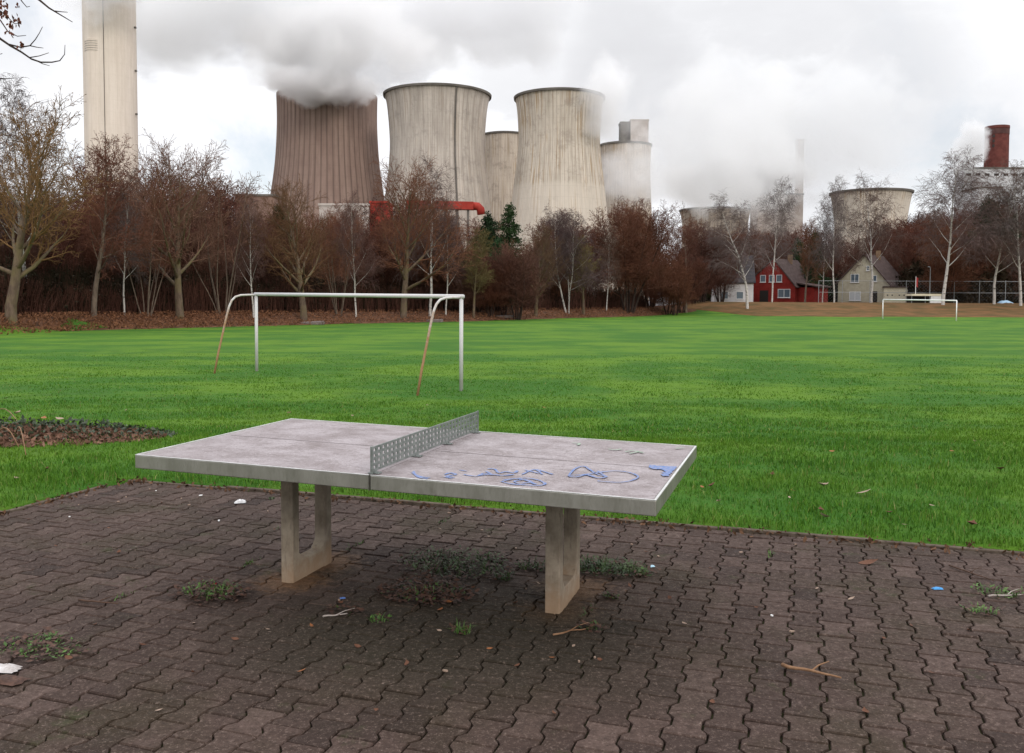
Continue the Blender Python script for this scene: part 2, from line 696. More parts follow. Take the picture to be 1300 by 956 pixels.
def half_stone(cu, ve, mb):
    h = LN / 2 - gap
    a, b = w1 - gap, w2 - gap
    j = [(-a, -h), (a, -h), (a, -.0655), (b, -.0355), (b, -gap), (-b, -gap), (-b, -.0355), (-a, -.0655)]
    vs = []
    dz = R.gauss(0, .0016)
    for ins, z in ((0, -.07), (0, -.006), (.0035, 0)):
        for (x, y) in j:
            vs.append(fromuv(cu + x - math.copysign(ins, x), ve + y + (ins if y < -.09 else -ins * .5), z + dz))
    n = len(j)
    fs = [tuple(range(2 * n, 3 * n))]
    for r in range(2):
        fs += [(r * n + i, r * n + (i + 1) % n, (r + 1) * n + (i + 1) % n, (r + 1) * n + i) for i in range(n)]
    mb.add(vs, fs, min(1, max(0, R.gauss(.5, .19))))


mb = MB()
ku = 0
u = UL + .05 + w1
while u < UR - w1:
    v = VF - .05 - LN / 2 - (LN / 2 if ku % 2 else 0)
    if ku % 2:
        half_stone(u, VF - .05, mb)
    while v > VN + .15:
        if -1.0 < v or abs(u) < 3:
            stone(u, v, mb)
        v -= LN
    u += P_
    ku += 1
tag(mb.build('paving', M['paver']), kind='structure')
mb = MB()
mb.add([fromuv(UL + .03, VN + .03, -.016), fromuv(UR, VN + .03, -.016), fromuv(UR, VF - .03, -.016), fromuv(UL + .03, VF - .03, -.016)], [(0, 1, 2, 3)])
tag(mb.build('joint_sand', M['joint']), kind='structure')


def kerb_run(a, b, name):
    mb = MB()
    d = (b - a)
    n = int(d.length / 1.0)
    ax = d.normalized()
    nr = Vector((-ax.y, ax.x, 0))
    for i in range(n):
        off = R.gauss(0, .006)
        zz = R.gauss(.012, .006)
        p0, p1 = a + ax * (i * 1.0 + .004), a + ax * (i * 1.0 + .996)
        vs = [p + nr * (q + off) + Vector((0, 0, z)) for z in (-.12, zz) for p, q in ((p0, -.022), (p1, -.022), (p1, .022), (p0, .022))]
        mb.add(vs, [(0, 3, 2, 1), (4, 5, 6, 7), (0, 1, 5, 4), (1, 2, 6, 5), (2, 3, 7, 6), (3, 0, 4, 7)])
    tag(mb.build(name, M['kerb'], bevel=.006), kind='structure')


kerb_run(fromuv(UL + .02, VF - .004), fromuv(UR, VF - .004), 'paving_edge')
kerb_run(fromuv(UL, VN), fromuv(UL, VF - .03), 'paving_edge')

# ------------------------------------------------------------------ near grass blades
rng = np.random.default_rng(5)


def grass_band(y0, y1, dens, w, l0, l1, margin=1.25):
    wid = y1 * 0.62 * margin * 2
    n = int((y1 - y0) * wid * dens)
    y = rng.uniform(y0, y1, n)
    x = rng.uniform(-wid / 2, wid / 2, n)
    u = x * UA.x + y * UA.y
    v = x * VA.x + y * VA.y
    fuzz = rng.normal(0, .035, n)
    keep = ~((u + fuzz > UL - .055) & (v + fuzz < VF + .05) & (u < UR))
    keep &= np.abs(x) < (y * .62 * margin + .8)
    # bare patch under the ivy mound
    keep &= ~((((x + 5.7) / 1.75) ** 2 + ((y - 10.3) / .85) ** 2 < 1) & (rng.random(n) < .75))
    if y1 > 27:
        keep &= rng.random(n) < np.clip(1.3 - 1.3 * (y - y0) / (y1 - y0), 0, 1)
        keep &= y < np.interp(x, EDGE_X, EDGE_Y) + .4
    x, y, u, v = x[keep], y[keep], u[keep], v[keep]
    n = len(x)
    t = (y - 8.2) / 6.8
    t = np.clip(t, 0, 1)
    t2 = np.clip((y - 15) / 65, 0, 1)
    z = .012 - .40 * t * t * (3 - 2 * t) - .30 * t2 * t2 * (3 - 2 * t2) + .10 * np.exp(-(((x + 5.6) / 1.9) ** 2 + ((y - 10.4) / 1.3) ** 2)) - .012
    # tufts: clumpy height field
    cl = (np.sin(x * 5.1 + 1.3 * np.sin(y * 3.7)) * np.sin(y * 6.3 + 1.7 * np.sin(x * 4.1)) + 1) / 2
    ln = rng.uniform(l0, l1, n) * (.6 + .7 * cl)
    edge = (np.minimum(np.abs(v - VF), 9) < .12) | ((np.abs(u - UL) < .15) & (v < VF))
    ln = np.where(edge, ln * 1.25, ln)
    a = rng.uniform(0, 2 * PI, n)
    lean = rng.normal(0, .5, n) * ln
    ld = rng.uniform(0, 2 * PI, n)
    wx, wy = np.cos(a) * w / 2, np.sin(a) * w / 2
    lx, ly = np.cos(ld) * lean, np.sin(ld) * lean
    P0 = np.stack([x - wx, y - wy, z], 1)
    P1 = np.stack([x + wx, y + wy, z], 1)
    P2 = np.stack([x + wx * .75 + lx * .35, y + wy * .75 + ly * .35, z + ln * .6], 1)
    P3 = np.stack([x - wx * .75 + lx * .35, y - wy * .75 + ly * .35, z + ln * .6], 1)
    P4 = np.stack([x + lx, y + ly, z + ln * (1 - .25 * np.minimum(1, (lean / ln) ** 2))], 1)
    V = np.stack([P0, P1, P2, P3, P4], 1).reshape(-1, 3)
    b = np.arange(n)[:, None] * 5
    q = b + np.array([[0, 1, 2, 3]])
    tr = b + np.array([[3, 2, 4]])
    tint = np.clip(rng.normal(.5, .2 if y0 < 15 else .10, n) + .18 * (cl - .5), 0, .93)
    tint[rng.random(n) < .025] = 1
    return V, q, tr, np.repeat(tint, 5)


Vs, Qs, Ts, Ks = [], [], [], []
o = 0
for args in ((2.5, 8.0, 2600, .006, .028, .075), (8.0, 11.5, 1500, .008, .028, .07), (11.5, 17, 650, .012, .026, .062),
             (17, 34, 210, .020, .024, .05)):
    V, q, tr, k = grass_band(*args)
    Vs.append(V); Qs.append(q + o); Ts.append(tr + o); Ks.append(k)
    o += len(V)
gr = npmesh('grass', np.concatenate(Vs), [np.concatenate(Qs), np.concatenate(Ts)], M['blade'], tint=np.concatenate(Ks))
tag(gr, 'short bright green lawn grass growing up to the paving edge', 'grass', kind='stuff')

# ------------------------------------------------------------------ woodland floor and earth bank
pts = [q.copy() for q in edge_pts]
pts.append(Vector((pts[-1].x + 2, 150, 0)))
rows = []
for i in range(len(pts) - 1):
    for k in range(24):
        t = k / 24
        p = pts[i].lerp(pts[i + 1], t)
        rows.append(p)
mbv, mbf = [], []
NB = 30
for i, p in enumerate(rows):
    away = Vector((-.25, 1, 0)).normalized()
    jit = 1.3 * mnoise.noise(Vector((p.x * .35, p.y * .35, 1))) + .9 * mnoise.noise(Vector((p.x * 1.7, p.y * 1.7, 2)))
    for k in range(NB):
        q = p + away * ((jit if k == 0 else jit * .3) + 150 * (k / (NB - 1)) ** 2)
        lift = (-.10 if k == 0 else .05)
        mbv.append((q.x, q.y, terrain(q.x, q.y) + lift))
idx = np.arange(len(rows) * NB).reshape(len(rows), NB)
wf = np.stack([idx[:-1, :-1], idx[1:, :-1], idx[1:, 1:], idx[:-1, 1:]], -1).reshape(-1, 4)
tag(npmesh('woodland_floor', mbv, [wf], M['litter'], smooth=True), kind='structure')

mbv = []
NX, NY = 160, 44
for i in range(NX):
    x = 27 + 130 * i / (NX - 1)
    for k in range(NY):
        y = 121.5 + 2.2 * mnoise.noise(Vector((x * .12, 0, 5))) + max(0, 34 - x) * 2.2 + 90 * (k / (NY - 1)) ** 1.2
        mbv.append((x, y, terrain(x, y) + (.14 if k else -.10)))
idx = np.arange(NX * NY).reshape(NX, NY)
bf = np.stack([idx[:-1, :-1], idx[1:, :-1], idx[1:, 1:], idx[:-1, 1:]], -1).reshape(-1, 4)
tag(npmesh('earth_bank', mbv, [bf], M['bank'], smooth=True), kind='structure')

# ------------------------------------------------------------------ table tennis table
tb = empty('table_tennis_table', TC, TH)
tag(tb, 'concrete outdoor table tennis table with metal edges, blue graffiti and a steel net', 'table')
LX, WX, ZT, TK, T1 = 2.6632, 1.4644, .76, .0682, -.0135
HL, HW = LX / 2, WX / 2


def tz(a):
    return ZT + a * T1


for s in (-1, 1):
    a0, a1 = (-HL, -.003) if s < 0 else (.003, HL)
    mb = MB()
    e = .016
    i0, i1 = (a0 + e, a1) if s < 0 else (a0, a1 - e)
    vs = [(a, b, tz(a) + dz) for dz in (-TK + .006, -.0015) for a, b in ((i0, -HW + e), (i1, -HW + e), (i1, HW - e), (i0, HW - e))]
    mb.add(vs, [(0, 3, 2, 1), (4, 5, 6, 7), (0, 1, 5, 4), (1, 2, 6, 5), (2, 3, 7, 6), (3, 0, 4, 7)])
    slab = mb.build('table_slab', M['top'], tb)
    rm = MB()
    if s < 0:
        outer = [(a1, -HW), (a0, -HW), (a0, HW), (a1, HW)]
        inner = [(a1, -HW + e), (a0 + e, -HW + e), (a0 + e, HW - e), (a1, HW - e)]
    else:
        outer = [(a0, -HW), (a1, -HW), (a1, HW), (a0, HW)]
        inner = [(a0, -HW + e), (a1 - e, -HW + e), (a1 - e, HW - e), (a0, HW - e)]
    vs = []
    for ring, dz in ((outer, -TK), (outer, 0), (inner, 0), (inner, -TK)):
        vs += [(a, b, tz(a) + dz) for a, b in ring]
    fs = []
    for r in range(4):
        r2 = (r + 1) % 4
        for i in range(3):
            q = (r * 4 + i, r * 4 + i + 1, r2 * 4 + i + 1, r2 * 4 + i)
            fs.append(q if s > 0 else q[::-1])
    for i in (0, 3):
        q = tuple(r * 4 + i for r in range(4))
        fs.append(q)
    rm.add(vs, fs)
    rm.build('edge_profile', M['rim'], slab, bevel=.004)
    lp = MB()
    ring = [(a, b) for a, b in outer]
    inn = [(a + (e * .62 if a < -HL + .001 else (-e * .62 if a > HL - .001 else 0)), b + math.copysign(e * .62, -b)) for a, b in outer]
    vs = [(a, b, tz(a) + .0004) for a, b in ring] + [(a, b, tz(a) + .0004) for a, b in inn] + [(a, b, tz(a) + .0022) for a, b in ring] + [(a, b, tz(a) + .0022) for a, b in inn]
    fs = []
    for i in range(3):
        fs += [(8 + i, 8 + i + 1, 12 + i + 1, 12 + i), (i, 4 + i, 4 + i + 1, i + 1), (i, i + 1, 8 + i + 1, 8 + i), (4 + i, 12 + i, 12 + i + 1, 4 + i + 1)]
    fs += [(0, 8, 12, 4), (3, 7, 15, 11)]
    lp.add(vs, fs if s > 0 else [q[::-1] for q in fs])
    lp.build('edge_highlight', M['lip'], slab)  # added bright strip: paints the sky highlight along the rim's top edge
    # groove along the length
    ln = MB()
    ln.add([(a, b, tz(a) - .0007) for a, b in ((a0 + .05, -.004), (a1 - .02, -.0025), (a1 - .02, .0025), (a0 + .05, .0025))], [(0, 1, 2, 3)])
    ln.build('centre_line', M['line'], slab)

# bent lower lip at the seam seen on the left half
# net: perforated plate
NL = WX - .05
nc, nr_ = 30, 4
xs = [-NL / 2]
cw = NL / nc
for i in range(nc):
    xs += [-NL / 2 + cw * (i + .26), -NL / 2 + cw * (i + .80)]
xs.append(NL / 2)
nh = .117
zs = [0]
ch = nh / (nr_ + .3)
for i in range(nr_):
    zs += [ch * (i + .42), ch * (i + .92)]
zs.append(nh)
mb = MB()
cellf = {}
for i in range(len(xs) - 1):
    for k in range(len(zs) - 1):
        if not (i % 2 == 1 and k % 2 == 1):
            cellf[(i, k)] = 1
vid = {}
vs, fs = [], []


def nvx(i, k, s):
    key = (i, k, s)
    if key not in vid:
        vid[key] = len(vs)
        vs.append((s * .003, xs[i], ZT + .012 + zs[k]))
    return vid[key]


for (i, k) in cellf:
    fs.append((nvx(i, k, 1), nvx(i + 1, k, 1), nvx(i + 1, k + 1, 1), nvx(i, k + 1, 1)))
    fs.append((nvx(i, k, -1), nvx(i, k + 1, -1), nvx(i + 1, k + 1, -1), nvx(i + 1, k, -1)))
    for (di, dk, e0, e1) in ((-1, 0, (0, 0), (0, 1)), (1, 0, (1, 1), (1, 0)), (0, -1, (1, 0), (0, 0)), (0, 1, (0, 1), (1, 1))):
        if (i + di, k + dk) not in cellf:
            a, b = (i + e0[0], k + e0[1]), (i + e1[0], k + e1[1])
            fs.append((nvx(*a, 1), nvx(*b, 1), nvx(*b, -1), nvx(*a, -1)))
mb.add(vs, fs)
net = mb.build('net', M['net'], tb)
for b in (-NL / 2 + .03, -.2, .22, NL / 2 - .03):
    mb = MB()
    prof = [(-.028, ZT + .0015), (.028, ZT + .0015), (.028, ZT + .005), (.003, ZT + .006), (.003, ZT + .0119), (-.003, ZT + .0119), (-.003, ZT + .006), (-.028, ZT + .005)]
    mb.prism(prof, b - .02, b + .02, Matrix(((1, 0, 0, 0), (0, 0, 1, 0), (0, 1, 0, 0), (0, 0, 0, 1))))
    mb.build('net_foot', M['net'], net)
for b in (-NL / 2 - .004, NL / 2 + .004):
    MB().box((-.006, b - .0035, ZT + .002), (.006, b + .0035, ZT + .012 + nh + .003)).build('net_end_post', M['net'], net, bevel=.001)

# leg frames: U of concrete with chamfered inner corners
for a0 in (-.765 - .078, .765 - .078):
    mb = MB()
    b0, b1, pw, bh = -.165, .262, .068, .105
    zt = tz(a0) - TK - .002
    prof = [(b0, -.06), (b1, -.06), (b1, zt), (b1 - pw, zt), (b1 - pw, bh + .05), (b1 - pw - .045, bh), (b0 + pw + .045, bh), (b0 + pw, bh + .05), (b0 + pw, zt), (b0, zt)]
    Mx = Matrix.Translation((a0, 0, 0)) @ Matrix(((0, 0, 1, 0), (1, 0, 0, 0), (0, 1, 0, 0), (0, 0, 0, 1)))
    mb.prism(prof, 0, .078, Mx)
    lg = mb.build('leg_frame', M['leg'], tb, bevel=.007)
    hd = MB()
    hd.box((a0 - .03, b0 - .05, zt - .035), (a0 - .002, b1 + .3, zt))
    hd.build('support_rail', M['steel'], tb)


def ribbon(name, strokes, w, mat, h=.0012):
    mb = MB()
    for st in strokes:
        P = []
        for (cx_, cy_) in st:
            px, py = 440 + cx_ / 2.826, 510 + cy_ / 2.826
            r = ray(px, py)
            a = 0.0
            for _ in range(4):
                k = (tz(a) - EYE) / r.z
                q = Vector((0, 0, EYE)) + r * k - TC
                a = q.dot(UA)
                b = q.dot(VA)
            P.append(Vector((a, b)))
        # smooth by Catmull-Rom
        S = []
        for i in range(len(P) - 1):
            p0, p1, p2, p3 = P[max(i - 1, 0)], P[i], P[i + 1], P[min(i + 2, len(P) - 1)]
            for k in range(6):
                t = k / 6
                S.append(.5 * ((2 * p1) + (p2 - p0) * t + (2 * p0 - 5 * p1 + 4 * p2 - p3) * t * t + (3 * p1 - p0 - 3 * p2 + p3) * t ** 3))
        S.append(P[-1])
        vs, fs = [], []
        h += .00012
        for i, p in enumerate(S):
            d = S[min(i + 1, len(S) - 1)] - S[max(i - 1, 0)]
            d = d.normalized() if d.length > 1e-6 else Vector((1, 0))
            nn = Vector((-d.y, d.x)) * w * .5 * (.55 + .5 * abs(mnoise.noise(Vector((p.x * 14, p.y * 14, 0)))) * 2)
            for sg in (1, -1):
                q = p + nn * sg
                q.x = max(-HL + .02, min(HL - .02, q.x))
                q.y = max(-HW + .02, min(HW - .02, q.y))
                vs.append((q.x, q.y, tz(q.x) + h))
        for i in range(len(S) - 1):
            fs.append((2 * i, 2 * i + 1, 2 * i + 3, 2 * i + 2))
        mb.add(vs, fs)
    return mb.build(name, mat, tb)


gr1 = ribbon('graffiti', [
    [(240, 250), (248, 262), (268, 270), (300, 273)], [(235, 254), (262, 272), (292, 277)],
    [(352, 262), (372, 256), (392, 262), (360, 268), (388, 273)], [(350, 270), (378, 276)],
    [(420, 262), (465, 268), (492, 258), (524, 264), (500, 250)], [(405, 246), (432, 250)],
    [(505, 242), (532, 243), (546, 256), (572, 252), (602, 256), (612, 248)],
    [(470, 266), (520, 262), (560, 266), (600, 262)],
    [(630, 262), (660, 248), (682, 245), (702, 262)], [(640, 246), (690, 258)], [(690, 246), (740, 262)],
    [(556, 288), (600, 278), (650, 276), (692, 284), (712, 296), (690, 302), (640, 300), (590, 296), (552, 287)],
    [(600, 286), (640, 281), (662, 290), (620, 294), (600, 287)], [(560, 282), (620, 278), (680, 298)],
    [(796, 268), (818, 243), (850, 233), (874, 246), (900, 262), (932, 270), (902, 275), (862, 264), (822, 272), (798, 267), (860, 262), (920, 252)],
    [(905, 256), (960, 250), (1012, 255), (1046, 270), (1020, 285), (970, 291), (900, 286)], [(930, 270), (900, 250)],
], .016, M['blue'])
gr1['label'] = 'thin blue scrawled spray lines'
gr2 = ribbon('graffiti', [[(1085, 233), (1140, 236), (1192, 238)], [(1095, 237), (1150, 243), (1190, 244)], [(1150, 246), (1176, 246)], [(1142, 252), (1172, 252)], [(1136, 259), (1166, 259)], [(1130, 265), (1160, 265)]], .085, M['blue'], .0030)
gr2['label'] = 'solid blue paint blot near the right edge'
for st in ([[(810, 150), (835, 152), (830, 158)]], [[(940, 172), (965, 175), (985, 172)]], [[(1000, 182), (1030, 178), (1062, 186), (1050, 182), (1015, 188)]], [[(1180, 170), (1212, 168)]]):
    ribbon('graffiti', st, .02, M['green'], .0046)['label'] = 'faint pale green chalk mark'

# ------------------------------------------------------------------ goals
pl, pr = ground(326, 471), ground(585.5, 496.5)
gl = empty('football_goal', pl)
tag(gl, 'near white football goal with rusty curved back stays, left behind the table', 'football goal')
dirg = (pr - pl); dirg.z = 0
back = Vector((dirg.y, -dirg.x, 0)).normalized()
if back.x > 0:
    back = -back
topl = at(326, 373.5, pl.y).z - pl.z
topr = at(585.5, 376.5, pr.y).z - pl.z
rp = pr - pl
for base, top in ((Vector((0, 0, 0)), topl), (rp, topr)):
    MB().tube([base - Vector((0, 0, .1)), base + Vector((0, 0, top - base.z - .03))], .042, 12).build('post', M['goal'], gl, True)
    L_ = 1.30
    zt = top - .02
    P = [base + back * .05 + Vector((0, 0, zt - base.z * 0 - 0))]
    prof = [(.05, 1.0), (.20, 1.0), (.38, .995), (.50, .975), (.58, .93), (.64, .86), (.70, .74), (.80, .50), (.90, .26), (1.0, 0.0)]
    P = [base + back * (L_ * (q - .02)) + Vector((0, 0, (zt - base.z) * h)) for q, h in prof]
    P[-1].z -= .06
    MB().tube(P, .027, 8).build('back_stay', M['stay'], gl, True)
MB().tube([Vector((0, 0, topl)) - dirg.normalized() * .06, Vector((rp.x, rp.y, topr)) + dirg.normalized() * .06], .046, 12).build('crossbar', M['goal'], gl, True)

pl, pr = ground(1120.5, 405), ground(1214, 407.3)
g2 = empty('football_goal', pl)
tag(g2, 'small distant white football goal at the far end of the field before the bank', 'football goal')
rp = pr - pl
hg = at(1120.5, 380.3, pl.y).z - pl.z
hr = at(1214, 381.5, pr.y).z - pl.z
MB().tube([(0, 0, -.1), (0, 0, hg - .02)], .06, 8).build('post', M['farwhite'], g2, True)
MB().tube([rp - Vector((0, 0, .1)), Vector((rp.x, rp.y, hr - .02))], .06, 8).build('post', M['farwhite'], g2, True)
MB().tube([(0, 0, hg), (rp.x, rp.y, hr)], .07, 8).build('crossbar', M['farwhite'], g2, True)
# ------------------------------------------------------------------ trees
class TreeB:
    """collects branches, grouped by (points, sides), and turns them into one mesh"""

    def __init__(s):
        s.g = {}
        s.leaf = []

    def add(s, pts, rads, sides):
        s.g.setdefault((len(pts), sides), []).append((pts, rads))

    def arrays(s):
        V, Fq, off = [], [], 0
        for (k, sd), L in s.g.items():
            P = np.array([l[0] for l in L])
            r = np.array([l[1] for l in L])
            d = np.empty_like(P)
            d[:, 1:-1] = P[:, 2:] - P[:, :-2]
            d[:, 0] = P[:, 1] - P[:, 0]
            d[:, -1] = P[:, -1] - P[:, -2]
            d /= np.linalg.norm(d, axis=2, keepdims=True) + 1e-9
            ref = np.where(np.abs(d[:, :1, 2:3]) > .8, np.array([1., 0, 0]), np.array([0, 0, 1.]))
            ref = np.broadcast_to(ref, d.shape)
            n = np.cross(d, ref)
            n /= np.linalg.norm(n, axis=2, keepdims=True) + 1e-9
            b = np.cross(d, n)
            a = 2 * PI * np.arange(sd) / sd
            ring = P[:, :, None] + r[:, :, None, None] * (n[:, :, None] * np.cos(a)[:, None] + b[:, :, None] * np.sin(a)[:, None])
            V.append(ring.reshape(-1, 3))
            m = len(L)
            base = off + (np.arange(m) * k * sd)[:, None, None] + (np.arange(k - 1) * sd)[None, :, None]
            i0 = base + np.arange(sd)
            i1 = base + (np.arange(sd) + 1) % sd
            Fq.append(np.stack([i0, i1, i1 + sd, i0 + sd], -1).reshape(-1, 4))
            off += m * k * sd
        if s.leaf:
            L = np.array(s.leaf)  # x y z size
            m = len(L)
            rg = np.random.default_rng(m)
            a = rg.normal(size=(m, 3)); a /= np.linalg.norm(a, axis=1, keepdims=True)
            b = rg.normal(size=(m, 3)); b -= a * (a * b).sum(1, keepdims=True); b /= np.linalg.norm(b, axis=1, keepdims=True)
            p, sz = L[:, :3], L[:, 3:4]
            q = np.stack([p - a * sz, p + b * sz * .5, p + a * sz, p - b * sz * .5], 1)
            V.append(q.reshape(-1, 3))
            Fq.append(off + np.arange(m * 4).reshape(m, 4))
        return np.concatenate(V), np.concatenate(Fq)

    def mesh(s, name, mat, parent=None):
        V, Fq = s.arrays()
        return npmesh(name, V, [Fq], mat, parent)


def grow(st, seed, H):
    """st: list of level dicts; returns trunk builder, crown builder"""
    r_ = random.Random(seed)
    tr, cr = TreeB(), TreeB()
    lv = st['levels']

    def branch(p, d, L, r, lev):
        s = lv[lev]
        k = s['seg']
        pts, rads = [tuple(p)], [r]
        step = L / k
        dirs = [d.copy()]
        q = p.copy()
        for i in range(k):
            d = d + Vector((r_.gauss(0, 1), r_.gauss(0, 1), r_.gauss(0, 1))) * s['wob']
            d.z += s['trop'] * (i + 1) / k
            d.normalize()
            q = q + d * step
            pts.append(tuple(q))
            rads.append(max(r * (1 - (i + 1) / k * s['tap']), st['rmin']))
            dirs.append(d.copy())
        (tr if lev <= st['trunk_lev'] else cr).add(pts, rads, s['sides'])
        if lev + 1 < len(lv):
            c = lv[lev + 1]
            n = c['n'] if lev == 0 else max(1, int(round(c['n'] * (.6 + .6 * min(1.5, L / s['ref'])))))
            az = r_.uniform(0, 6.28)
            for j in range(n):
                t = c['t0'] + (c['t1'] - c['t0']) * (j + r_.random()) / n
                f = t * k
                i = min(int(f), k - 1)
                ff = f - i
                pp = Vector(pts[i]).lerp(Vector(pts[i + 1]), ff)
                dd = dirs[i + 1]
                az += 2.4 + r_.gauss(0, .4)
                side = dd.orthogonal().normalized()
                side = Matrix.Rotation(az, 3, dd) @ side
                an = math.radians(c['ang'] + r_.gauss(0, c['angs']))
                if lev == 0:
                    an *= (1.25 - .55 * (t - c['t0']) / max(.01, c['t1'] - c['t0']))
                nd = dd * math.cos(an) + side * math.sin(an)
                shape = c['len'](t) if callable(c['len']) else c['len']
                cl = L * shape * r_.uniform(.75, 1.15)
                rr = min(rads[i] * c['rad'] * r_.uniform(.75, 1.0), rads[i] * .9)
                branch(pp, nd, cl, max(rr, st['rmin']), lev + 1)
        elif st.get('leaf'):
            prob, sz = st['leaf']
            for q2 in pts[1:]:
                if r_.random() < prob:
                    cr.leaf.append((q2[0] + r_.gauss(0, .06), q2[1] + r_.gauss(0, .06), q2[2] + r_.gauss(0, .06), sz * r_.uniform(.6, 1.4)))

    for i in range(st.get('stems', 1)):
        if st.get('stems', 1) == 1:
            d = Vector((r_.gauss(0, st.get('lean', .02)), r_.gauss(0, st.get('lean', .02)), 1))
            p = Vector((0, 0, -.25))
        else:
            a = 2 * PI * i / st['stems'] + r_.random()
            w = st['spread'] * r_.uniform(.4, 1.1)
            d = Vector((math.cos(a) * w, math.sin(a) * w, 1))
            p = Vector((math.cos(a) * .35, math.sin(a) * .35, -.25))
        branch(p, d.normalized(), H * st['trunk'] * r_.uniform(.92, 1.05), st['r'] * (1 if st.get('stems', 1) == 1 else r_.uniform(.6, 1)), 0)
    return tr, cr


BROAD = dict(trunk=.80, r=.34, rmin=.011, trunk_lev=1, leaf=(.5, .045), levels=[
    dict(seg=9, wob=.05, trop=.02, tap=.9, sides=10, ref=1),
    dict(n=19, t0=.22, t1=.97, ang=42, angs=8, len=lambda t: .62 - .36 * t, rad=.60, seg=7, wob=.07, trop=.13, tap=.88, sides=6, ref=6),
    dict(n=9, t0=.22, t1=.98, ang=36, angs=9, len=.42, rad=.56, seg=4, wob=.09, trop=.09, tap=.85, sides=4, ref=2.4),
    dict(n=6, t0=.15, t1=1, ang=36, angs=10, len=.46, rad=.55, seg=3, wob=.12, trop=.04, tap=.7, sides=3, ref=1.1),
    dict(n=3, t0=.2, t1=1, ang=34, angs=12, len=.55, rad=.7, seg=2, wob=.14, trop=.02, tap=.5, sides=3, ref=.5)])
SLIM = dict(BROAD, r=.22, leaf=(.6, .045), levels=[
    dict(seg=9, wob=.03, trop=.02, tap=.92, sides=8, ref=1),
    dict(n=22, t0=.28, t1=.98, ang=38, angs=8, len=lambda t: .36 - .20 * t, rad=.42, seg=6, wob=.07, trop=.12, tap=.88, sides=5, ref=4),
    dict(n=9, t0=.15, t1=.98, ang=36, angs=9, len=.42, rad=.5, seg=4, wob=.09, trop=.05, tap=.85, sides=3, ref=2),
    dict(n=7, t0=.15, t1=1, ang=36, angs=10, len=.48, rad=.55, seg=3, wob=.12, trop=.02, tap=.7, sides=3, ref=.9),
    dict(n=3, t0=.2, t1=1, ang=34, angs=12, len=.55, rad=.7, seg=2, wob=.14, trop=.0, tap=.5, sides=3, ref=.5)])
THICK = dict(trunk=.78, r=.15, rmin=.011, trunk_lev=0, stems=5, spread=.30, leaf=(.7, .055), levels=[
    dict(seg=8, wob=.05, trop=.05, tap=.9, sides=6, ref=1),
    dict(n=14, t0=.16, t1=.98, ang=40, angs=9, len=lambda t: .40 - .18 * t, rad=.42, seg=5, wob=.09, trop=.12, tap=.85, sides=4, ref=4),
    dict(n=8, t0=.15, t1=1, ang=38, angs=10, len=.42, rad=.5, seg=3, wob=.11, trop=.06, tap=.8, sides=3, ref=1.8),
    dict(n=7, t0=.1, t1=1, ang=36, angs=12, len=.55, rad=.6, seg=3, wob=.14, trop=.04, tap=.6, sides=3, ref=.8),
    dict(n=2, t0=.2, t1=1, ang=34, angs=12, len=.6, rad=.8, seg=2, wob=.14, trop=.02, tap=.5, sides=3, ref=.5)])
BIRCH = dict(trunk=.93, r=.19, rmin=.010, trunk_lev=1, leaf=(.25, .05), levels=[
    dict(seg=11, wob=.05, trop=.03, tap=.93, sides=9, ref=1),
    dict(n=17, t0=.26, t1=.98, ang=36, angs=9, len=lambda t: .42 - .27 * t, rad=.44, seg=7, wob=.08, trop=.08, tap=.9, sides=5, ref=4),
    dict(n=9, t0=.2, t1=1, ang=38, angs=10, len=.42, rad=.45, seg=5, wob=.10, trop=-.05, tap=.85, sides=3, ref=1.8),
    dict(n=7, t0=.15, t1=1, ang=36, angs=12, len=.62, rad=.6, seg=4, wob=.12, trop=-.22, tap=.6, sides=3, ref=.9),
    dict(n=3, t0=.15, t1=.95, ang=26, angs=10, len=.7, rad=.8, seg=3, wob=.12, trop=-.3, tap=.4, sides=3, ref=.5)])
BIRCH3 = dict(BIRCH, stems=3, spread=.24, r=.16, trunk=.9)
POLES = dict(THICK, stems=7, spread=.34, r=.075, trunk=.95, leaf=(.5, .06), levels=[
    dict(seg=8, wob=.04, trop=.03, tap=.85, sides=5, ref=1),
    dict(n=8, t0=.35, t1=1, ang=34, angs=9, len=.16, rad=.5, seg=4, wob=.09, trop=.1, tap=.85, sides=3, ref=1.5),
    dict(n=7, t0=.15, t1=1, ang=36, angs=10, len=.5, rad=.55, seg=3, wob=.12, trop=.02, tap=.7, sides=3, ref=.8),
    dict(n=3, t0=.2, t1=1, ang=34, angs=12, len=.55, rad=.7, seg=2, wob=.14, trop=.0, tap=.5, sides=3, ref=.5)])


def conifer(seed, H):
    r_ = random.Random(seed)
    tr, cr = TreeB(), TreeB()
    tr.add([(0, 0, -.2), (r_.gauss(0, .1), r_.gauss(0, .1), H * .5), (0, 0, H)], [.2, .12, .02], 7)
    z = H * .12
    while z < H * .99:
        t = z / H
        L0 = H * .25 * (1 - t) ** .62 * (.75 + .5 * r_.random()) + .2
        for k in range(7):
            a = r_.uniform(0, 2 * PI)
            L = L0 * r_.uniform(.55, 1.2)
            d = Vector((math.cos(a), math.sin(a), r_.uniform(-.15, .3)))
            p = Vector((0, 0, z + r_.gauss(0, .15)))
            P = [tuple(p + d * L * q + Vector((0, 0, -.12 * L * q * q))) for q in (0, .5, 1)]
            cr.add(P, [.03, .02, .01], 3)
            for q in range(int(34 * L) + 10):
                f = r_.uniform(.25, 1.05)
                c = p + d * L * f
                w = .30 * L0 * (1.15 - f) + .1
                cr.leaf.append((c.x + r_.gauss(0, w), c.y + r_.gauss(0, w), c.z - .1 * L * f * f + r_.gauss(0, .14), r_.uniform(.07, .16)))
        z += max(.22, H * .032)
    return tr, cr


KIND = {}


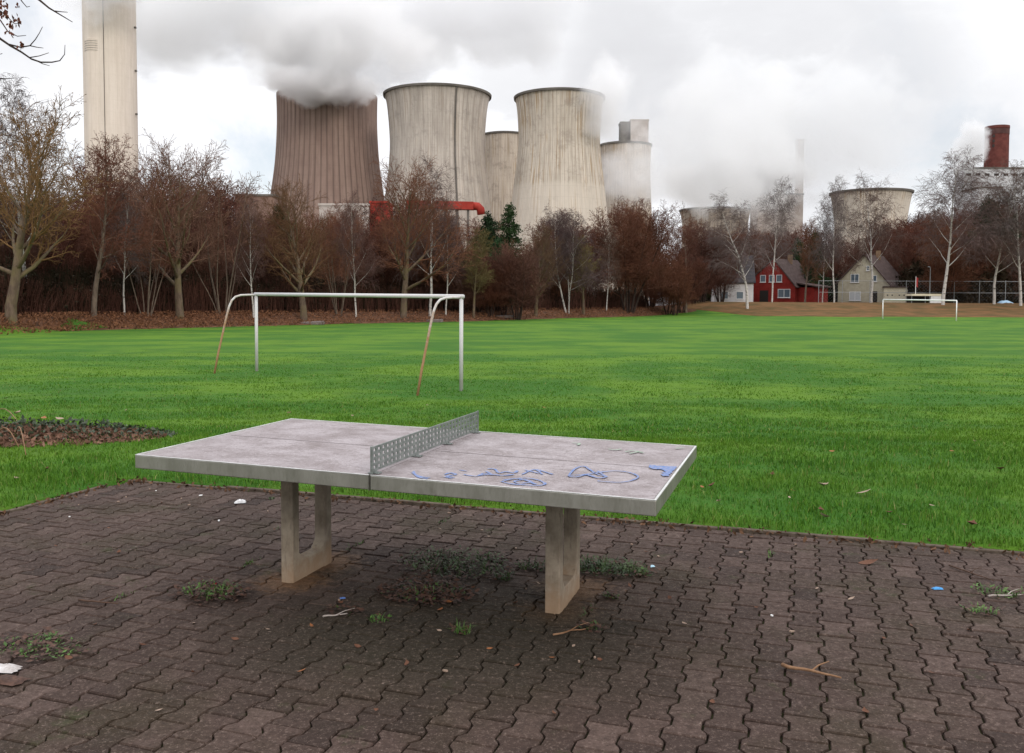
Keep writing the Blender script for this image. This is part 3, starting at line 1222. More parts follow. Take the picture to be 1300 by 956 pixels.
def proto(kind, style, seed, H, bark, twig):
    tr, cr = conifer(seed, H) if style == 'conifer' else grow(style, seed, H)
    a = tr.mesh('trunk', M[bark])
    b = cr.mesh('crown', M[twig])
    if len(a.data.polygons):
        a.data.polygons.foreach_set('use_smooth', [True] * len(a.data.polygons))
    top = max(max(v.co.z for v in b.data.vertices), 1)
    KIND.setdefault(kind, []).append((a.data, b.data, float(top)))
    bpy.data.objects.remove(a)
    bpy.data.objects.remove(b)


proto('broad', BROAD, 3, 15, 'barkM', 'twigR')
proto('broad', BROAD, 8, 14, 'barkM', 'twigB')
proto('slim', SLIM, 5, 15, 'barkA', 'twigR')
proto('slim', SLIM, 6, 15, 'barkM', 'twigG')
proto('thick', THICK, 7, 13, 'barkD', 'twigD')
proto('thick', THICK, 9, 13, 'barkD', 'twigD')
proto('thick', THICK, 10, 12, 'barkD', 'twigD')
proto('birch', BIRCH, 21, 18, 'birch', 'twigV')
proto('birch', BIRCH, 22, 18, 'birch', 'twigV')
proto('birch3', BIRCH3, 23, 16, 'birch', 'twigV')
proto('poles', POLES, 31, 11, 'barkA', 'twigR')
proto('conifer', 'conifer', 41, 11, 'barkD', 'needle')
proto('conifer', 'conifer', 42, 11, 'barkD', 'needle')
PART = dict(broad='broadleaf_tree', slim='slender_tree', thick='multi_stemmed_tree', birch='birch_tree', birch3='birch_tree', poles='sapling_clump', conifer='conifer_tree')


def tree(kind, var, p, top_z, rz, label, group=None, wide=1.0):
    """p: foot on the ground; top_z: height of the crown's tip"""
    L = KIND[kind]
    tm, cm, h0 = L[var % len(L)]
    s = (top_z - p.z) / h0
    e = empty(PART[kind], p, rz)
    e.scale = (s * wide, s * wide, s)
    tag(e, label, 'tree', group)
    for nm, me in (('trunk', tm), ('crown', cm)):
        o = bpy.data.objects.new(nm, me)
        COL.objects.link(o)
        o.parent = e
    return e


# front row: (foot px x, foot px y or depth, top px y, kind, variant, rotation, width, label)
FRONT = [
    (14, 409, 105, 'broad', 1, .4, 1.0, 'big mossy bare tree with a thick trunk at the far left edge of the field'),
    (36, 402, 82, 'birch', 0, 1.0, .9, 'tall white birch with black marks just behind the big leftmost tree'),
    (119, 402, 165, 'slim', 0, 2.0, 1.0, 'slender bare tree in front of the foot of the tall pale chimney'),
    (229, 406, 160, 'broad', 0, 0.2, .95, 'broad bare tree with forked mossy trunk left of the near goal'),
    (186, 402, 225, 'poles', 0, .7, .9, 'clump of thin leaning saplings left of the forked broad tree'),
    (283, 400, 215, 'poles', 0, 2.7, 1.0, 'clump of thin pale saplings behind the left stay of the near goal'),
    (386, 409, 214, 'broad', 1, 2.2, 1.0, 'broad mossy bare tree rising behind the crossbar near its left post'),
    (512, 404, 196, 'broad', 0, 3.6, .95, 'bushy bare tree with many upright limbs behind the middle of the crossbar'),
    (601, 404, 288, 'slim', 1, 1.2, 1.1, 'small olive bare tree just right of the near goal post'),
    (680, 402, 276, 'broad', 1, 5.0, .85, 'small leaning mossy tree in front of the three stemmed birch'),
    (722, 398, 252, 'birch3', 0, .5, .95, 'white birch with three stems standing in the middle of the wood edge'),
    (741, 400, 296, 'slim', 1, 4.0, 1.15, 'small mossy yellow green tree right of the three stemmed birch'),
    (798, 397, 245, 'thick', 0, 1.0, 1.15, 'large domed red brown tree over orange leaves on the ground'),
    (871, 397, 285, 'slim', 0, 3.0, 1.1, 'last small tree at the right end of the wood edge beside the white house'),
    (546, 402, 182, 'birch', 1, 1.1, .8, 'thin birch rising in front of the grey cooling tower with the ladder line'),
    (566, 401, 250, 'birch', 0, 2.9, .7, 'leaning white birch left of the small olive tree behind the goal'),
    (452, 403, 236, 'birch', 1, 4.1, .7, 'thin birch between the two mossy trees behind the goal crossbar'),
    (322, 404, 240, 'birch', 0, .3, .75, 'thin birch behind the left post of the near goal'),
    (158, 401, 205, 'birch', 1, 5.0, .6, 'very thin birch left of the leaning saplings'),
    (430, 401, 262, 'poles', 0, 4.4, .9, 'clump of thin saplings behind the goal crossbar left of its middle'),
    (646, 399, 300, 'poles', 0, 1.9, .8, 'clump of thin saplings between the small olive tree and the leaning mossy tree'),
    (770, 395, 282, 'birch', 0, 3.3, .7, 'thin birch between the yellow green tree and the domed red brown tree'),
]
for (px, py, ty, kind, var, rz, wd, lab) in FRONT:
    p = ground(px, py)
    tree(kind, var, p, at(px, ty, p.y).z, rz, lab, 'trees along the edge of the field', wd)

RIGHT = [
    (949, 133, 238, 'birch', 1, 2.2, 1.25, 'spreading white birch in front of the red house and the white house'),
    (980, 150, 222, 'birch', 0, 4.0, .7, 'thin straight birch in front of the red gable'),
    (1044, 160, 250, 'birch', 1, .6, .6, 'thin birch between the red house and the beige house'),
    (1059, 152, 218, 'birch', 0, 5.5, .7, 'thin leaning birch left of the beige house'),
    (1106, 151, 208, 'birch', 1, 1.0, .9, 'tall birch in front of the beige house gable'),
    (1022, 158, 275, 'slim', 0, 2.0, .8, 'dark slender bare tree beside the right flank of the red house'),
    (1197, 140, 188, 'birch', 0, 3.1, 1.15, 'largest white birch standing behind the far goal and the wire fence'),
    (1262, 142, 215, 'birch', 1, 4.4, 1.0, 'white birch near the blue tarpaulin by the wire fence'),
    (1296, 139, 195, 'birch', 0, .2, 1.0, 'white birch at the right edge of the photo'),
    (1174, 160, 262, 'slim', 0, 1.2, .9, 'dark bare tree right of the beige house garage'),
]
for (px, d, ty, kind, var, rz, wd, lab) in RIGHT:
    p = base_at(px, d)
    tree(kind, var, p, at(px, ty, d).z, rz, lab, 'trees round the houses', wd)

CON = [
    (619, 116, 266, 0, 'dark green conifer on the left of the pair below the small grey cooling tower'),
    (645, 122, 256, 1, 'tallest dark green conifer below the gap between two cooling towers'),
    (632, 106, 300, 0, 'low bushy dark conifer in front of the pair in the wood'),
    (1035, 172, 292, 1, 'dark conifer behind the gap between the red and beige houses'),
    (1012, 180, 300, 0, 'dark conifer just behind the red house roof'),
    (1232, 165, 290, 1, 'dark conifer behind the wire fence right of the largest birch'),
    (1252, 170, 245, 0, 'tall dark conifer under the brick chimney at the right'),
    (1284, 160, 270, 1, 'dark conifer at the right edge behind the fence'),
    (355, 100, 258, 1, 'dark conifer in the wood below the ribbed brown cooling tower'),
    (905, 172, 300, 0, 'dark conifer behind the white house'),
]
for (px, d, ty, var, lab) in CON:
    p = base_at(px, d)
    tree('conifer', var, p, at(px, ty, d).z, px * .7, lab, 'conifers in the wood', .92)

# wood behind: rows of red brown multi-stemmed trees, skyline height read along the photo
SKY = [(-250, 150), (0, 235), (60, 225), (110, 230), (150, 195), (200, 215), (260, 222), (290, 238), (330, 262), (370, 244), (400, 232), (450, 232), (480, 250),
       (520, 226), (560, 250), (600, 278), (640, 300), (700, 272), (740, 270), (790, 258), (840, 268), (880, 282), (910, 290), (960, 300), (1020, 300), (1060, 305), (1100, 310), (1150, 285), (1200, 290), (1260, 280), (1320, 265), (1500, 270)]


def skyline(px):
    for (a, ya), (b, yb) in zip(SKY, SKY[1:]):
        if a <= px <= b:
            return ya + (yb - ya) * (px - a) / (b - a)
    return 280


r2 = random.Random(77)
px = -170
n = 0
while px < 905:
    for row in range(3):
        # depth of the wood's edge at this column
        e = float(np.interp(px, [a for a, _ in edge_px], EDGE_Y))
        d = e + (14, 23, 35)[row] + r2.uniform(-3, 3)
        q = px + r2.uniform(-12, 12)
        ty = skyline(q) + (26, 10, 0)[row] + r2.uniform(-14, 34)
        if 430 < q < 480:
            ty += 18
        p = base_at(q, d)
        kind, var = r2.choice([('thick', 0), ('thick', 1), ('thick', 2), ('thick', 1), ('slim', 0)])
        tree(kind, var, p, at(q, ty, d).z, r2.uniform(0, 6.28), 'bare red brown tree within the dense wood behind the field edge', 'bare trees filling the wood', r2.uniform(.95, 1.3))
        n += 1
    px += 40
for q, d, ty in [(945, 215, 285), (985, 222, 282), (1022, 218, 288), (1062, 225, 290), (1085, 215, 300), (1120, 222, 292), (1150, 215, 275), (1142, 190, 300), (1172, 205, 262), (1190, 172, 268), (1212, 190, 262), (1238, 195, 258), (1256, 185, 262), (1278, 190, 255), (1300, 178, 258), (1322, 172, 262), (1222, 158, 285), (1246, 172, 278), (1270, 160, 288), (1292, 156, 292), (925, 195, 300), (960, 190, 295), (1000, 200, 290), (1030, 195, 300), (1060, 200, 300), (1130, 195, 300), (1155, 185, 280), (1204, 166, 285), (1175, 190, 270), (1215, 170, 290), (1225, 185, 270),
                 (1245, 160, 300), (1270, 175, 280), (1290, 165, 290), (1310, 180, 265), (1335, 170, 270), (1205, 152, 300), (1360, 160, 260), (890, 150, 280), (915, 160, 300)]:
    p = base_at(q, d)
    tree('thick', r2.randrange(3), p, at(q, ty + r2.uniform(-12, 8), d).z, r2.uniform(0, 6.28), 'bare dark tree behind the houses and the wire fence', 'bare trees behind the houses', r2.uniform(1.0, 1.3))

for q, d, ty in [(606, 97, 312), (622, 95, 326), (640, 98, 318), (657, 96, 306), (632, 101, 322), (575, 96, 318), (590, 94, 330), (552, 96, 322), (848, 131, 322), (866, 133, 318), (857, 127, 335)]:
    p = base_at(q, d)
    tree('thick', r2.randrange(3), p, at(q, ty, d).z, r2.uniform(0, 6.28), 'bare red brown tree within the dense wood behind the field edge', 'bare trees filling the wood', r2.uniform(1.0, 1.3))

# undergrowth: one dense mass of leaves and stalks nobody could count
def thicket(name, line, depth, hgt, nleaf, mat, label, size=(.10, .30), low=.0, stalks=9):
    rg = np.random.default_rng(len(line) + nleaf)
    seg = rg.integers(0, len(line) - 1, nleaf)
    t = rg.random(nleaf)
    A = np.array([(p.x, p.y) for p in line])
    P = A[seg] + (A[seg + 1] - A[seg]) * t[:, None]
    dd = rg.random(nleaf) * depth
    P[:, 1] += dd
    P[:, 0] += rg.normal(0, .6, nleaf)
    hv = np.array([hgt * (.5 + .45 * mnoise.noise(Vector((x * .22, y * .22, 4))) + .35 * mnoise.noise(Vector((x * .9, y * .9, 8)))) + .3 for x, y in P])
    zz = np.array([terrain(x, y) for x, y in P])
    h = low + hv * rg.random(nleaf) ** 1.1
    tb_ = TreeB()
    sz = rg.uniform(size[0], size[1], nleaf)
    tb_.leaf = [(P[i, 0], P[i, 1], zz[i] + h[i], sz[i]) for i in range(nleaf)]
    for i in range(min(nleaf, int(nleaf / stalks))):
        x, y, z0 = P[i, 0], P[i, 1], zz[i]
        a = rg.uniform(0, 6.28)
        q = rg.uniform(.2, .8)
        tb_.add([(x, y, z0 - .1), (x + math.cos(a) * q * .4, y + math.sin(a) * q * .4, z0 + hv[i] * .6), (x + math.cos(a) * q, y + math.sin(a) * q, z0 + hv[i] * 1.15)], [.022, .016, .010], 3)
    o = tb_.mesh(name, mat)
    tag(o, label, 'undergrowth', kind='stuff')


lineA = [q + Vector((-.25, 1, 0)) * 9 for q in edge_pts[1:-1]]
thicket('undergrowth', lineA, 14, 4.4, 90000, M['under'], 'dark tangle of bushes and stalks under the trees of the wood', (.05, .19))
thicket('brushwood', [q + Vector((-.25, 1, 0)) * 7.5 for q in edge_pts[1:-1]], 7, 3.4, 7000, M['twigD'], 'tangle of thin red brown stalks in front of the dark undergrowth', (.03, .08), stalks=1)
lineB = [base_at(px, 160) for px in (890, 960, 1030)] + [base_at(px, 158) for px in (1150, 1200, 1260, 1330, 1400)]
thicket('undergrowth', [base_at(q, 153) for q in (1192, 1215, 1260, 1330, 1400)], 16, 10, 26000, M['under'], 'dark bushes behind the wire fence at the right', (.18, .5))
thicket('undergrowth', [base_at(q, 186) for q in (880, 950, 1000, 1060, 1150)], 12, 8, 14000, M['under'], 'dark bushes behind the houses', (.2, .5))
thicket('leaf_litter', [q + Vector((0, .3, 0)) for q in edge_pts[1:-1]], 8.0, .08, 16000, mottled('fallen_leaf_brown', (.10, .045, .024), (.21, .098, .05), 3, .9, .15), 'brown fallen leaves along the edge of the wood', (.05, .12))

# ------------------------------------------------------------------ houses
W_ = dict(
    redbrick=m_brick('red_brick', (.20, .016, .013), (.26, .026, .02), (.16, .03, .025), 4),
    beige=mottled('beige_render', (.34, .31, .235), (.42, .385, .30), 1.2, .9, .2, vec='obj'),
    cream=mottled('cream_paint', (.62, .56, .42), (.70, .64, .50), 1.0, .8, .2, vec='obj'),
    white=mottled('white_render', (.50, .49, .50), (.62, .61, .62), .7, .9, .2, vec='obj'),
    brownbrick=m_brick('brown_brick', (.20, .12, .07), (.27, .17, .10), (.2, .16, .12), 4),
    roofB=m_rooftile('brown_roof_tiles', (.055, .036, .034), (.095, .064, .058)),
    roofD=m_rooftile('dark_slate_roof', (.035, .034, .040), (.06, .056, .062)),
    frame=mottled('white_window_frame', (.56, .56, .57), (.66, .66, .66), 3, .5, .4),
    glass=NT('window_glass').done((.09, .12, .15), .08, .6),
    blind=NT('roller_blind').done((.42, .44, .46), .6, .3),
    dark=NT('dark_recess').done((.02, .016, .014), .6, .3),
)


def window(parent, x, z, w, h, y, panes=1, mat='glass'):
    mb = MB()
    fw = .09
    mb.box((x - w / 2, y - .05, z), (x + w / 2, y + .05, z + fw))
    mb.box((x - w / 2, y - .05, z + h - fw), (x + w / 2, y + .05, z + h))
    for i in range(panes + 1):
        c = x - w / 2 + (w - fw) * i / panes
        mb.box((c, y - .046, z + fw), (c + fw, y + .046, z + h - fw))
    f = mb.build('window', W_['frame'], parent)
    MB().box((x - w / 2 + .02, y - .02, z + .02), (x + w / 2 - .02, y + .02, z + h - .02)).build('pane', W_[mat], f)
    MB().box((x - w / 2 - .08, y - .12, z - .08), (x + w / 2 + .08, y + .02, z - .003)).build('sill', W_['frame'], f)
    return f


def gable_house(name, label, p, rz, w, L, eave, apex, wall, roof, eave_l=None, chim=True):
    """front gable in the local plane y = 0 looking to -y; ridge runs along +y"""
    e = empty(name, p, rz)
    tag(e, label, 'house')
    el = eave if eave_l is None else eave_l
    mb = MB()
    prof = [(-w / 2, -1.0), (w / 2, -1.0), (w / 2, eave), (0, apex), (-w / 2, el)]
    vs = [(x, 0, z) for x, z in prof] + [(x, L, z) for x, z in prof]
    mb.add(vs, [(0, 1, 2, 3, 4), (9, 8, 7, 6, 5)] + [(i, i + 5, (i + 1) % 5 + 5, (i + 1) % 5) for i in range(5)])
    mb.build('wall', wall, e)
    mb = MB()
    for s, ez in ((1, eave), (-1, el)):
        n = Vector((apex - ez, 0, w / 2)).normalized()
        n.x *= s
        o0, o1 = n * .02, n * .22
        sl = Vector((s * w / 2, 0, ez - apex)).normalized() * .45
        A = [Vector((0, -.35, apex)), Vector((s * w / 2, -.35, ez)) + sl, Vector((s * w / 2, L + .35, ez)) + sl, Vector((0, L + .35, apex))]
        vs = [q + o0 for q in A] + [q + o1 for q in A]
        mb.add(vs, [(0, 1, 2, 3), (7, 6, 5, 4), (0, 4, 5, 1), (1, 5, 6, 2), (2, 6, 7, 3), (3, 7, 4, 0)])
    rf = mb.build('roof', roof, e)
    if chim:
        MB().box((.3, L * .55, apex - .8), (1.0, L * .55 + .7, apex + 1.0)).build('chimney', W_['brownbrick'], rf)
    return e


D = 168
mpx = D / F   # metres per photo pixel at the houses
pH = Vector((at(981, 383, D).x, D, 1.02))
red = gable_house('red_brick_house', 'small dark red brick house with steep brown roof and white windows', pH, -.70, 8.6, 10.5, 3.1, 8.25, W_['redbrick'], W_['roofB'], 4.4)
for x in (-1.6, .15, 1.6):
    window(red, x - .4, 3.9, 1.1, 1.35, -.03, 1)
window(red, 2.2, 1.0, 2.4, 1.6, -.03, 2)
MB().box((-2.6, -.06, -.2), (-.9, .03, 2.35)).build('door_recess', W_['dark'], red)
an = MB()
an.box((4.152, 1.2, -1), (7.4, 8.0, 2.9))
an = an.build('annex_wall', W_['redbrick'], red)
mb = MB()
mb.prism([(4.153, 3.6), (8.0, 2.95), (8.0, 3.15), (4.153, 3.85)], .8, 8.4, Matrix(((1, 0, 0, 0), (0, 0, 1, 0), (0, 1, 0, 0), (0, 0, 0, 1))))
mb.build('annex_roof', W_['roofB'], red)

D2 = 170
pH = Vector((at(1096, 383, D2).x, D2, 1.0))
bei = gable_house('beige_house', 'beige rendered house with brown tiled roof beside a cream double garage', pH, -.74, 9.9, 9.0, 3.3, 9.2, W_['beige'], W_['roofB'], 4.0)
window(bei, -1.7, 4.0, 1.6, 1.6, -.03, 2)
window(bei, -1.6, .55, 2.2, 1.7, -.03, 2, 'blind')
window(bei, .75, 6.2, .55, .9, -.03, 1)
window(bei, 2.0, 4.1, .9, 1.2, -.03, 1)
MB().box((1.2, -.06, -.2), (2.6, .03, 2.3)).build('door', W_['dark'], bei)
gar = empty('garage', Vector((at(1137, 383, D2 - 6).x, D2 - 6, .95)), -.35)
tag(gar, 'cream double garage with two paired doors in front of the beige house', 'garage')
MB().box((-1.95, 0, -1), (1.95, 6, 3.0)).build('wall', W_['cream'], gar)
MB().box((-2.15, -.2, 3.003), (2.15, 6.2, 3.25)).build('roof', W_['roofB'], gar)
for x in (-1.0, 1.0):
    dd = MB()
    dd.box((x - .85, -.06, -.1), (x + .85, .02, 2.35))
    dd = dd.build('garage_door', W_['cream'], gar)
    hm = MB()
    for k in (-.4, .4):
        hm.box((x + k - .12, -.09, 1.5), (x + k + .12, -.062, 1.7))
    hm.build('hinge', W_['dark'], dd)

D3 = 165
pH = Vector((at(909, 383, D3).x, D3 + 3, .8))
wh = gable_house('white_house', 'white house with dark slate roof left of the red house behind a birch', pH, -1.72, 8.0, 7.0, 4.1, 8.9, W_['white'], W_['roofD'], 3.9)
for y in (1.9, 4.6):
    f = window(wh, 0, 0.9, 1.3, 1.4, 0, 1)
    f.rotation_euler = (0, 0, PI / 2)
    f.location = (4.03, y, 0)
window(wh, .2, 4.1, 1.0, 1.2, -.03, 1)
pH = Vector((at(858, 378, 150).x, 150, -.5))
gable_house('white_cottage', 'small white cottage half hidden by bare branches at the end of the wood', pH, .3, 4.2, 6, 2.9, 4.4, W_['white'], W_['roofD'], chim=False)
pH = Vector((at(577, 385, 106).x, 106, -.6))
hh = gable_house('brick_cottage', 'light brown brick gable hidden among the trees above the goal crossbar', pH, .05, 5.6, 9, 1.9, 4.1, W_['brownbrick'], W_['roofB'], chim=False)
window(hh, .1, 1.9, .7, .9, -.03, 1)

# fence, shelter, poles, tarpaulin behind the far goal
fe = empty('wire_fence', base_at(1035, 150))
tag(fe, 'tall grey wire mesh fence with posts and rails behind the far goal', 'fence')
o0 = base_at(1035, 150)
PX = [1039, 1069, 1104, 1150, 1211, 1243, 1276, 1312, 1348, 1384]
rails = MB()
for q in PX:
    p = base_at(q, 150) - o0
    ht = at(q, 356, 150).z - o0.z
    MB().tube([p - Vector((0, 0, .4)), Vector((p.x, p.y, ht))], .05, 6).build('post', M['steel'], fe)
pa, pb = base_at(1039, 150) - o0, base_at(1384, 150) - o0
za, zb = at(1039, 356, 150).z - o0.z, at(1039, 371, 150).z - o0.z
for z in (za - .05, zb):
    MB().tube([(pa.x, pa.y, z), (pb.x, pb.y, z)], .03, 5).build('rail', M['steel'], fe)
wm = MB()
x = pa.x
Lf = pb.x - pa.x
hh_ = za - .05
k = 0
step = .55
while k * step < Lf + hh_:
    for sg in (1, -1):
        c = pa.x + k * step
        x0, z0, x1, z1 = c, .1, c - hh_ + .1, hh_
        if sg < 0:
            x0, x1 = c - hh_ + .1, c
        pts_ = [(x0, z0), (x1, z1)]
        # clip to the fence
        def clip(a, b):
            (xa, z_a), (xb, z_b) = a, b
            out = []
            for (xx, zz_) in (a, b):
                if xx < pa.x:
                    t = (pa.x - xa) / (xb - xa); out.append((pa.x, z_a + (z_b - z_a) * t))
                elif xx > pb.x:
                    t = (pb.x - xa) / (xb - xa); out.append((pb.x, z_a + (z_b - z_a) * t))
                else:
                    out.append((xx, zz_))
            return out
        a, b = clip(*pts_)
        if abs(a[0] - b[0]) > .1 and min(a[1], b[1]) > -.5 and max(a[1], b[1]) < hh_ + .5:
            wm.tube([(a[0], pa.y + .01 * sg, a[1]), (b[0], pa.y + .01 * sg, b[1])], .004, 3, False)
    k += 1
wm.build('mesh', M['steel'], fe)

sh = empty('shelter', base_at(1176, 146))
tag(sh, 'low white team shelter with slanted end wall behind the far goal', 'shelter')
w0 = (at(1195, 380, 146).x - at(1157, 380, 146).x)
zt_ = at(1176, 373, 146).z - base_at(1176, 146).z
MB().box((-w0 / 2, 0, zt_ - .35), (w0 / 2, 2.2, zt_)).build('roof', W_['cream'], sh)
MB().prism([(w0 * .12, -.3), (w0 * .5, -.3), (w0 * .5, zt_ - .36), (w0 * .16, zt_ - .36)], .05, .25, Matrix(((1, 0, 0, 0), (0, 0, 1, 0), (0, 1, 0, 0), (0, 0, 0, 1)))).build('end_wall', W_['frame'], sh)
MB().box((-w0 / 2 + .1, 1.9, -.3), (w0 * .12, 2.1, zt_ - .36)).build('back_wall', W_['dark'], sh)
for x in (-w0 / 2 + .12, -.1):
    MB().tube([(x, .2, -.3), (x, .2, zt_ - .36)], .06, 6).build('post', M['steel'], sh)
lp = base_at(1180, 149)
lam = empty('street_lamp', lp)
tag(lam, 'thin grey lamp post rising above the white shelter', 'lamp post')
h = at(1180, 340, 149).z - lp.z
MB().tube([(0, 0, -.3), (0, 0, h)], [.09, .05], 8).build('pole', M['steel'], lam)
MB().tube([(0, 0, h), (-.15, -.1, h + .12), (-.55, -.3, h + .15)], [.04, .09, .06], 8).build('lamp_head', M['steel'], lam)
fp = base_at(1162, 148)
fl = empty('flag_pole', fp)
tag(fl, 'white pole with a limp red flag left of the lamp post', 'flag pole')
h = at(1162, 351, 148).z - fp.z
MB().tube([(0, 0, -.3), (0, 0, h)], .05, 8).build('pole', M['farwhite'], fl)
mb = MB()
vs, fs = [], []
for i in range(7):
    for k in range(4):
        vs.append((.05 + .11 * k + .03 * math.sin(i), .08 * math.sin(k * 2 + i * .7), h - .1 - .26 * i - .05 * k))
for i in range(6):
    for k in range(3):
        a = i * 4 + k
        fs.append((a, a + 4, a + 5, a + 1))
mb.add(vs, fs)
mb.build('flag', NT('red_flag_cloth').done((.36, .04, .04), .8, .2), fl)
tp = base_at(1276, 147)
mb = MB()
vs, fs = [], []
for i in range(13):
    for k in range(9):
        x, y = -1.1 + 2.2 * i / 12, -.8 + 1.6 * k / 8
        q = max(0, 1 - (x / 1.15) ** 2) * max(0, 1 - (y / .85) ** 2)
        vs.append((x, y, .62 * q ** .5 + .10 * mnoise.noise(Vector((x * 2, y * 2, 0)))))
for i in range(12):
    for k in range(8):
        a = i * 9 + k
        fs.append((a, a + 9, a + 10, a + 1))
mb.add(vs, fs)
tag(mb.build('tarpaulin', NT('blue_tarpaulin').done((.25, .38, .50), .5, .4), smooth=True, loc=tp), 'pale blue tarpaulin heaped at the foot of the wire fence', 'tarpaulin')

# stone slabs / logs lying at the wood edge
for (px, py, L_, lab) in [(397, 412, 1.9, 'flat grey concrete slab lying at the foot of the broad tree behind the goal'), (638, 403.5, 2.2, 'pale slab lying on the grass edge by the small leaning tree'), (552, 409, 1.5, 'broken slab lying behind the right stay of the near goal')]:
    p = ground(px, py)
    mb = MB()
    prof = [(-L_ / 2, -.3), (-L_ * .1, -.42), (L_ / 2, -.33), (L_ * .52, .25), (L_ * .1, .4), (-L_ * .48, .35)]
    mb.prism(prof, -.05, .24)
    o = mb.build('stone_slab', mottled('old_slab', (.12, .095, .085), (.2, .165, .155), 3, .9, .2, .4, .02), bevel=.04, loc=p + Vector((0, 0, .02)))
    o.rotation_euler = (.05, -.04, R.uniform(-.3, .3))
    tag(o, lab, 'slab')
# ------------------------------------------------------------------ power station
TW = dict(
    t1=m_tower('tower_brown_concrete', (.225, .155, .130), (.290, .210, .175), (.085, .060, .054), 58, (.19, .12, .095), 120, .15, .40, .55, .12),
    t2=m_tower('tower_grey_concrete', (.37, .325, .285), (.53, .475, .425), (.19, .170, .155), 70, (.34, .25, .17), 120, .3, .60, .20, .34),
    t3=m_tower('tower_stained_concrete', (.44, .385, .32), (.62, .555, .48), (.22, .18, .15), 70, (.30, .20, .10), 115, .75, .50, .40, .42, 64),
    t4=m_tower('tower_far_concrete', (.40, .34, .28), (.52, .45, .38), (.18, .15, .125), 50, (.27, .19, .10), 105, .6, .7),
    rim=mottled('tower_rim', (.10, .09, .08), (.16, .145, .13), .1, .9, .1),
    chim=m_tower('chimney_concrete', (.60, .52, .45), (.68, .60, .53), (.48, .41, .35), 40, (.55, .47, .40), 180, .1, .12, .14, .12),
    brick=mottled('chimney_brick', (.09, .028, .024), (.14, .046, .038), .35, .9, .15),
    brickD=mottled('chimney_band', (.06, .03, .028), (.10, .05, .045), .3, .9, .15),
    red=mottled('red_cladding', (.20, .018, .013), (.36, .040, .026), .12, .7, .2),
    pale=mottled('pale_cladding', (.34, .29, .26), (.46, .41, .38), .15, .8, .2),
    grey=mottled('grey_cladding', (.40, .40, .41), (.52, .52, .53), .06, .8, .2),
    brown=mottled('brown_cladding', (.16, .10, .08), (.22, .14, .11), .15, .8, .2),
)


def lathe(cx, d, prof, ribs, seg, amp, z0=-1.0):
    """prof: (photo y, half width in photo pixels) from the top down"""
    c = at(cx, 379, d)
    zr = [(at(cx, y, d).z, h * d / F) for y, h in prof]
    zr = zr[::-1]
    zr[0] = (z0, zr[0][1])
    Z = []
    for i in range(len(zr) - 1):
        n = 6
        for k in range(n):
            t = k / n
            p0, p1, p2, p3 = zr[max(i - 1, 0)], zr[i], zr[i + 1], zr[min(i + 2, len(zr) - 1)]
            q = tuple(.5 * (2 * p1[j] + (p2[j] - p0[j]) * t + (2 * p0[j] - 5 * p1[j] + 4 * p2[j] - p3[j]) * t * t + (3 * p1[j] - p0[j] - 3 * p2[j] + p3[j]) * t ** 3) for j in (0, 1))
            Z.append(q)
    Z.append(zr[-1])
    S = ribs * 4 if ribs else seg
    V = []
    for z, r in Z:
        for k in range(S):
            a = 2 * PI * k / S
            rr = r + (amp if ribs and k % 4 == 0 else 0)
            V.append((rr * math.cos(a), rr * math.sin(a), z))
    V = np.array(V)
    idx = np.arange(len(Z) * S).reshape(len(Z), S)
    nx = np.roll(idx, -1, axis=1)
    Fq = np.stack([idx[:-1], nx[:-1], nx[1:], idx[1:]], -1).reshape(-1, 4)
    return (c.x, c.y), V, Fq, Z, S


def cooling_tower(cx, d, prof, mat, label, ribs=60, amp=.28, ladder=None, rim=True):
    (x, y), V, Fq, Z, S = lathe(cx, d, prof, ribs, 0, amp)
    e = empty('cooling_tower', (x, y, 0))
    tag(e, label, 'cooling tower', 'cooling towers of the power station')
    # outer shell, then the same shell 0.8 m further in, closed at the lip
    n = len(V)
    Vi = V.copy()
    r = np.linalg.norm(Vi[:, :2], axis=1, keepdims=True)
    Vi[:, :2] *= (r - .9) / r
    lip = np.arange(S)
    o0 = (len(Z) - 1) * S
    L = np.stack([o0 + lip, o0 + (lip + 1) % S, n + o0 + (lip + 1) % S, n + o0 + lip], -1)
    npmesh('shell', np.concatenate([V, Vi]), [Fq, Fq[:, ::-1] + n, L], mat, e)
    if rim:
        zt, rt = Z[-1]
        mb = MB()
        K = 96
        pr_ = [(rt - 1.0, zt - .9), (rt + .9, zt - .9), (rt + 1.1, zt + .3), (rt - 1.0, zt + .3)]
        vs = [(r_ * math.cos(2 * PI * k / K), r_ * math.sin(2 * PI * k / K), z_) for k in range(K) for r_, z_ in pr_]
        fs = [(k * 4 + j, ((k + 1) % K) * 4 + j, ((k + 1) % K) * 4 + (j + 1) % 4, k * 4 + (j + 1) % 4) for k in range(K) for j in range(4)]
        mb.add(vs, fs)
        mb.build('rim', TW['rim'], e)
    if ladder is not None:
        a = -PI / 2 + ladder
        MB().tube([((r_ + .55) * math.cos(a), (r_ + .55) * math.sin(a), z_) for z_, r_ in Z], .55, 4).build('ladder', TW['rim'], e)
    return e


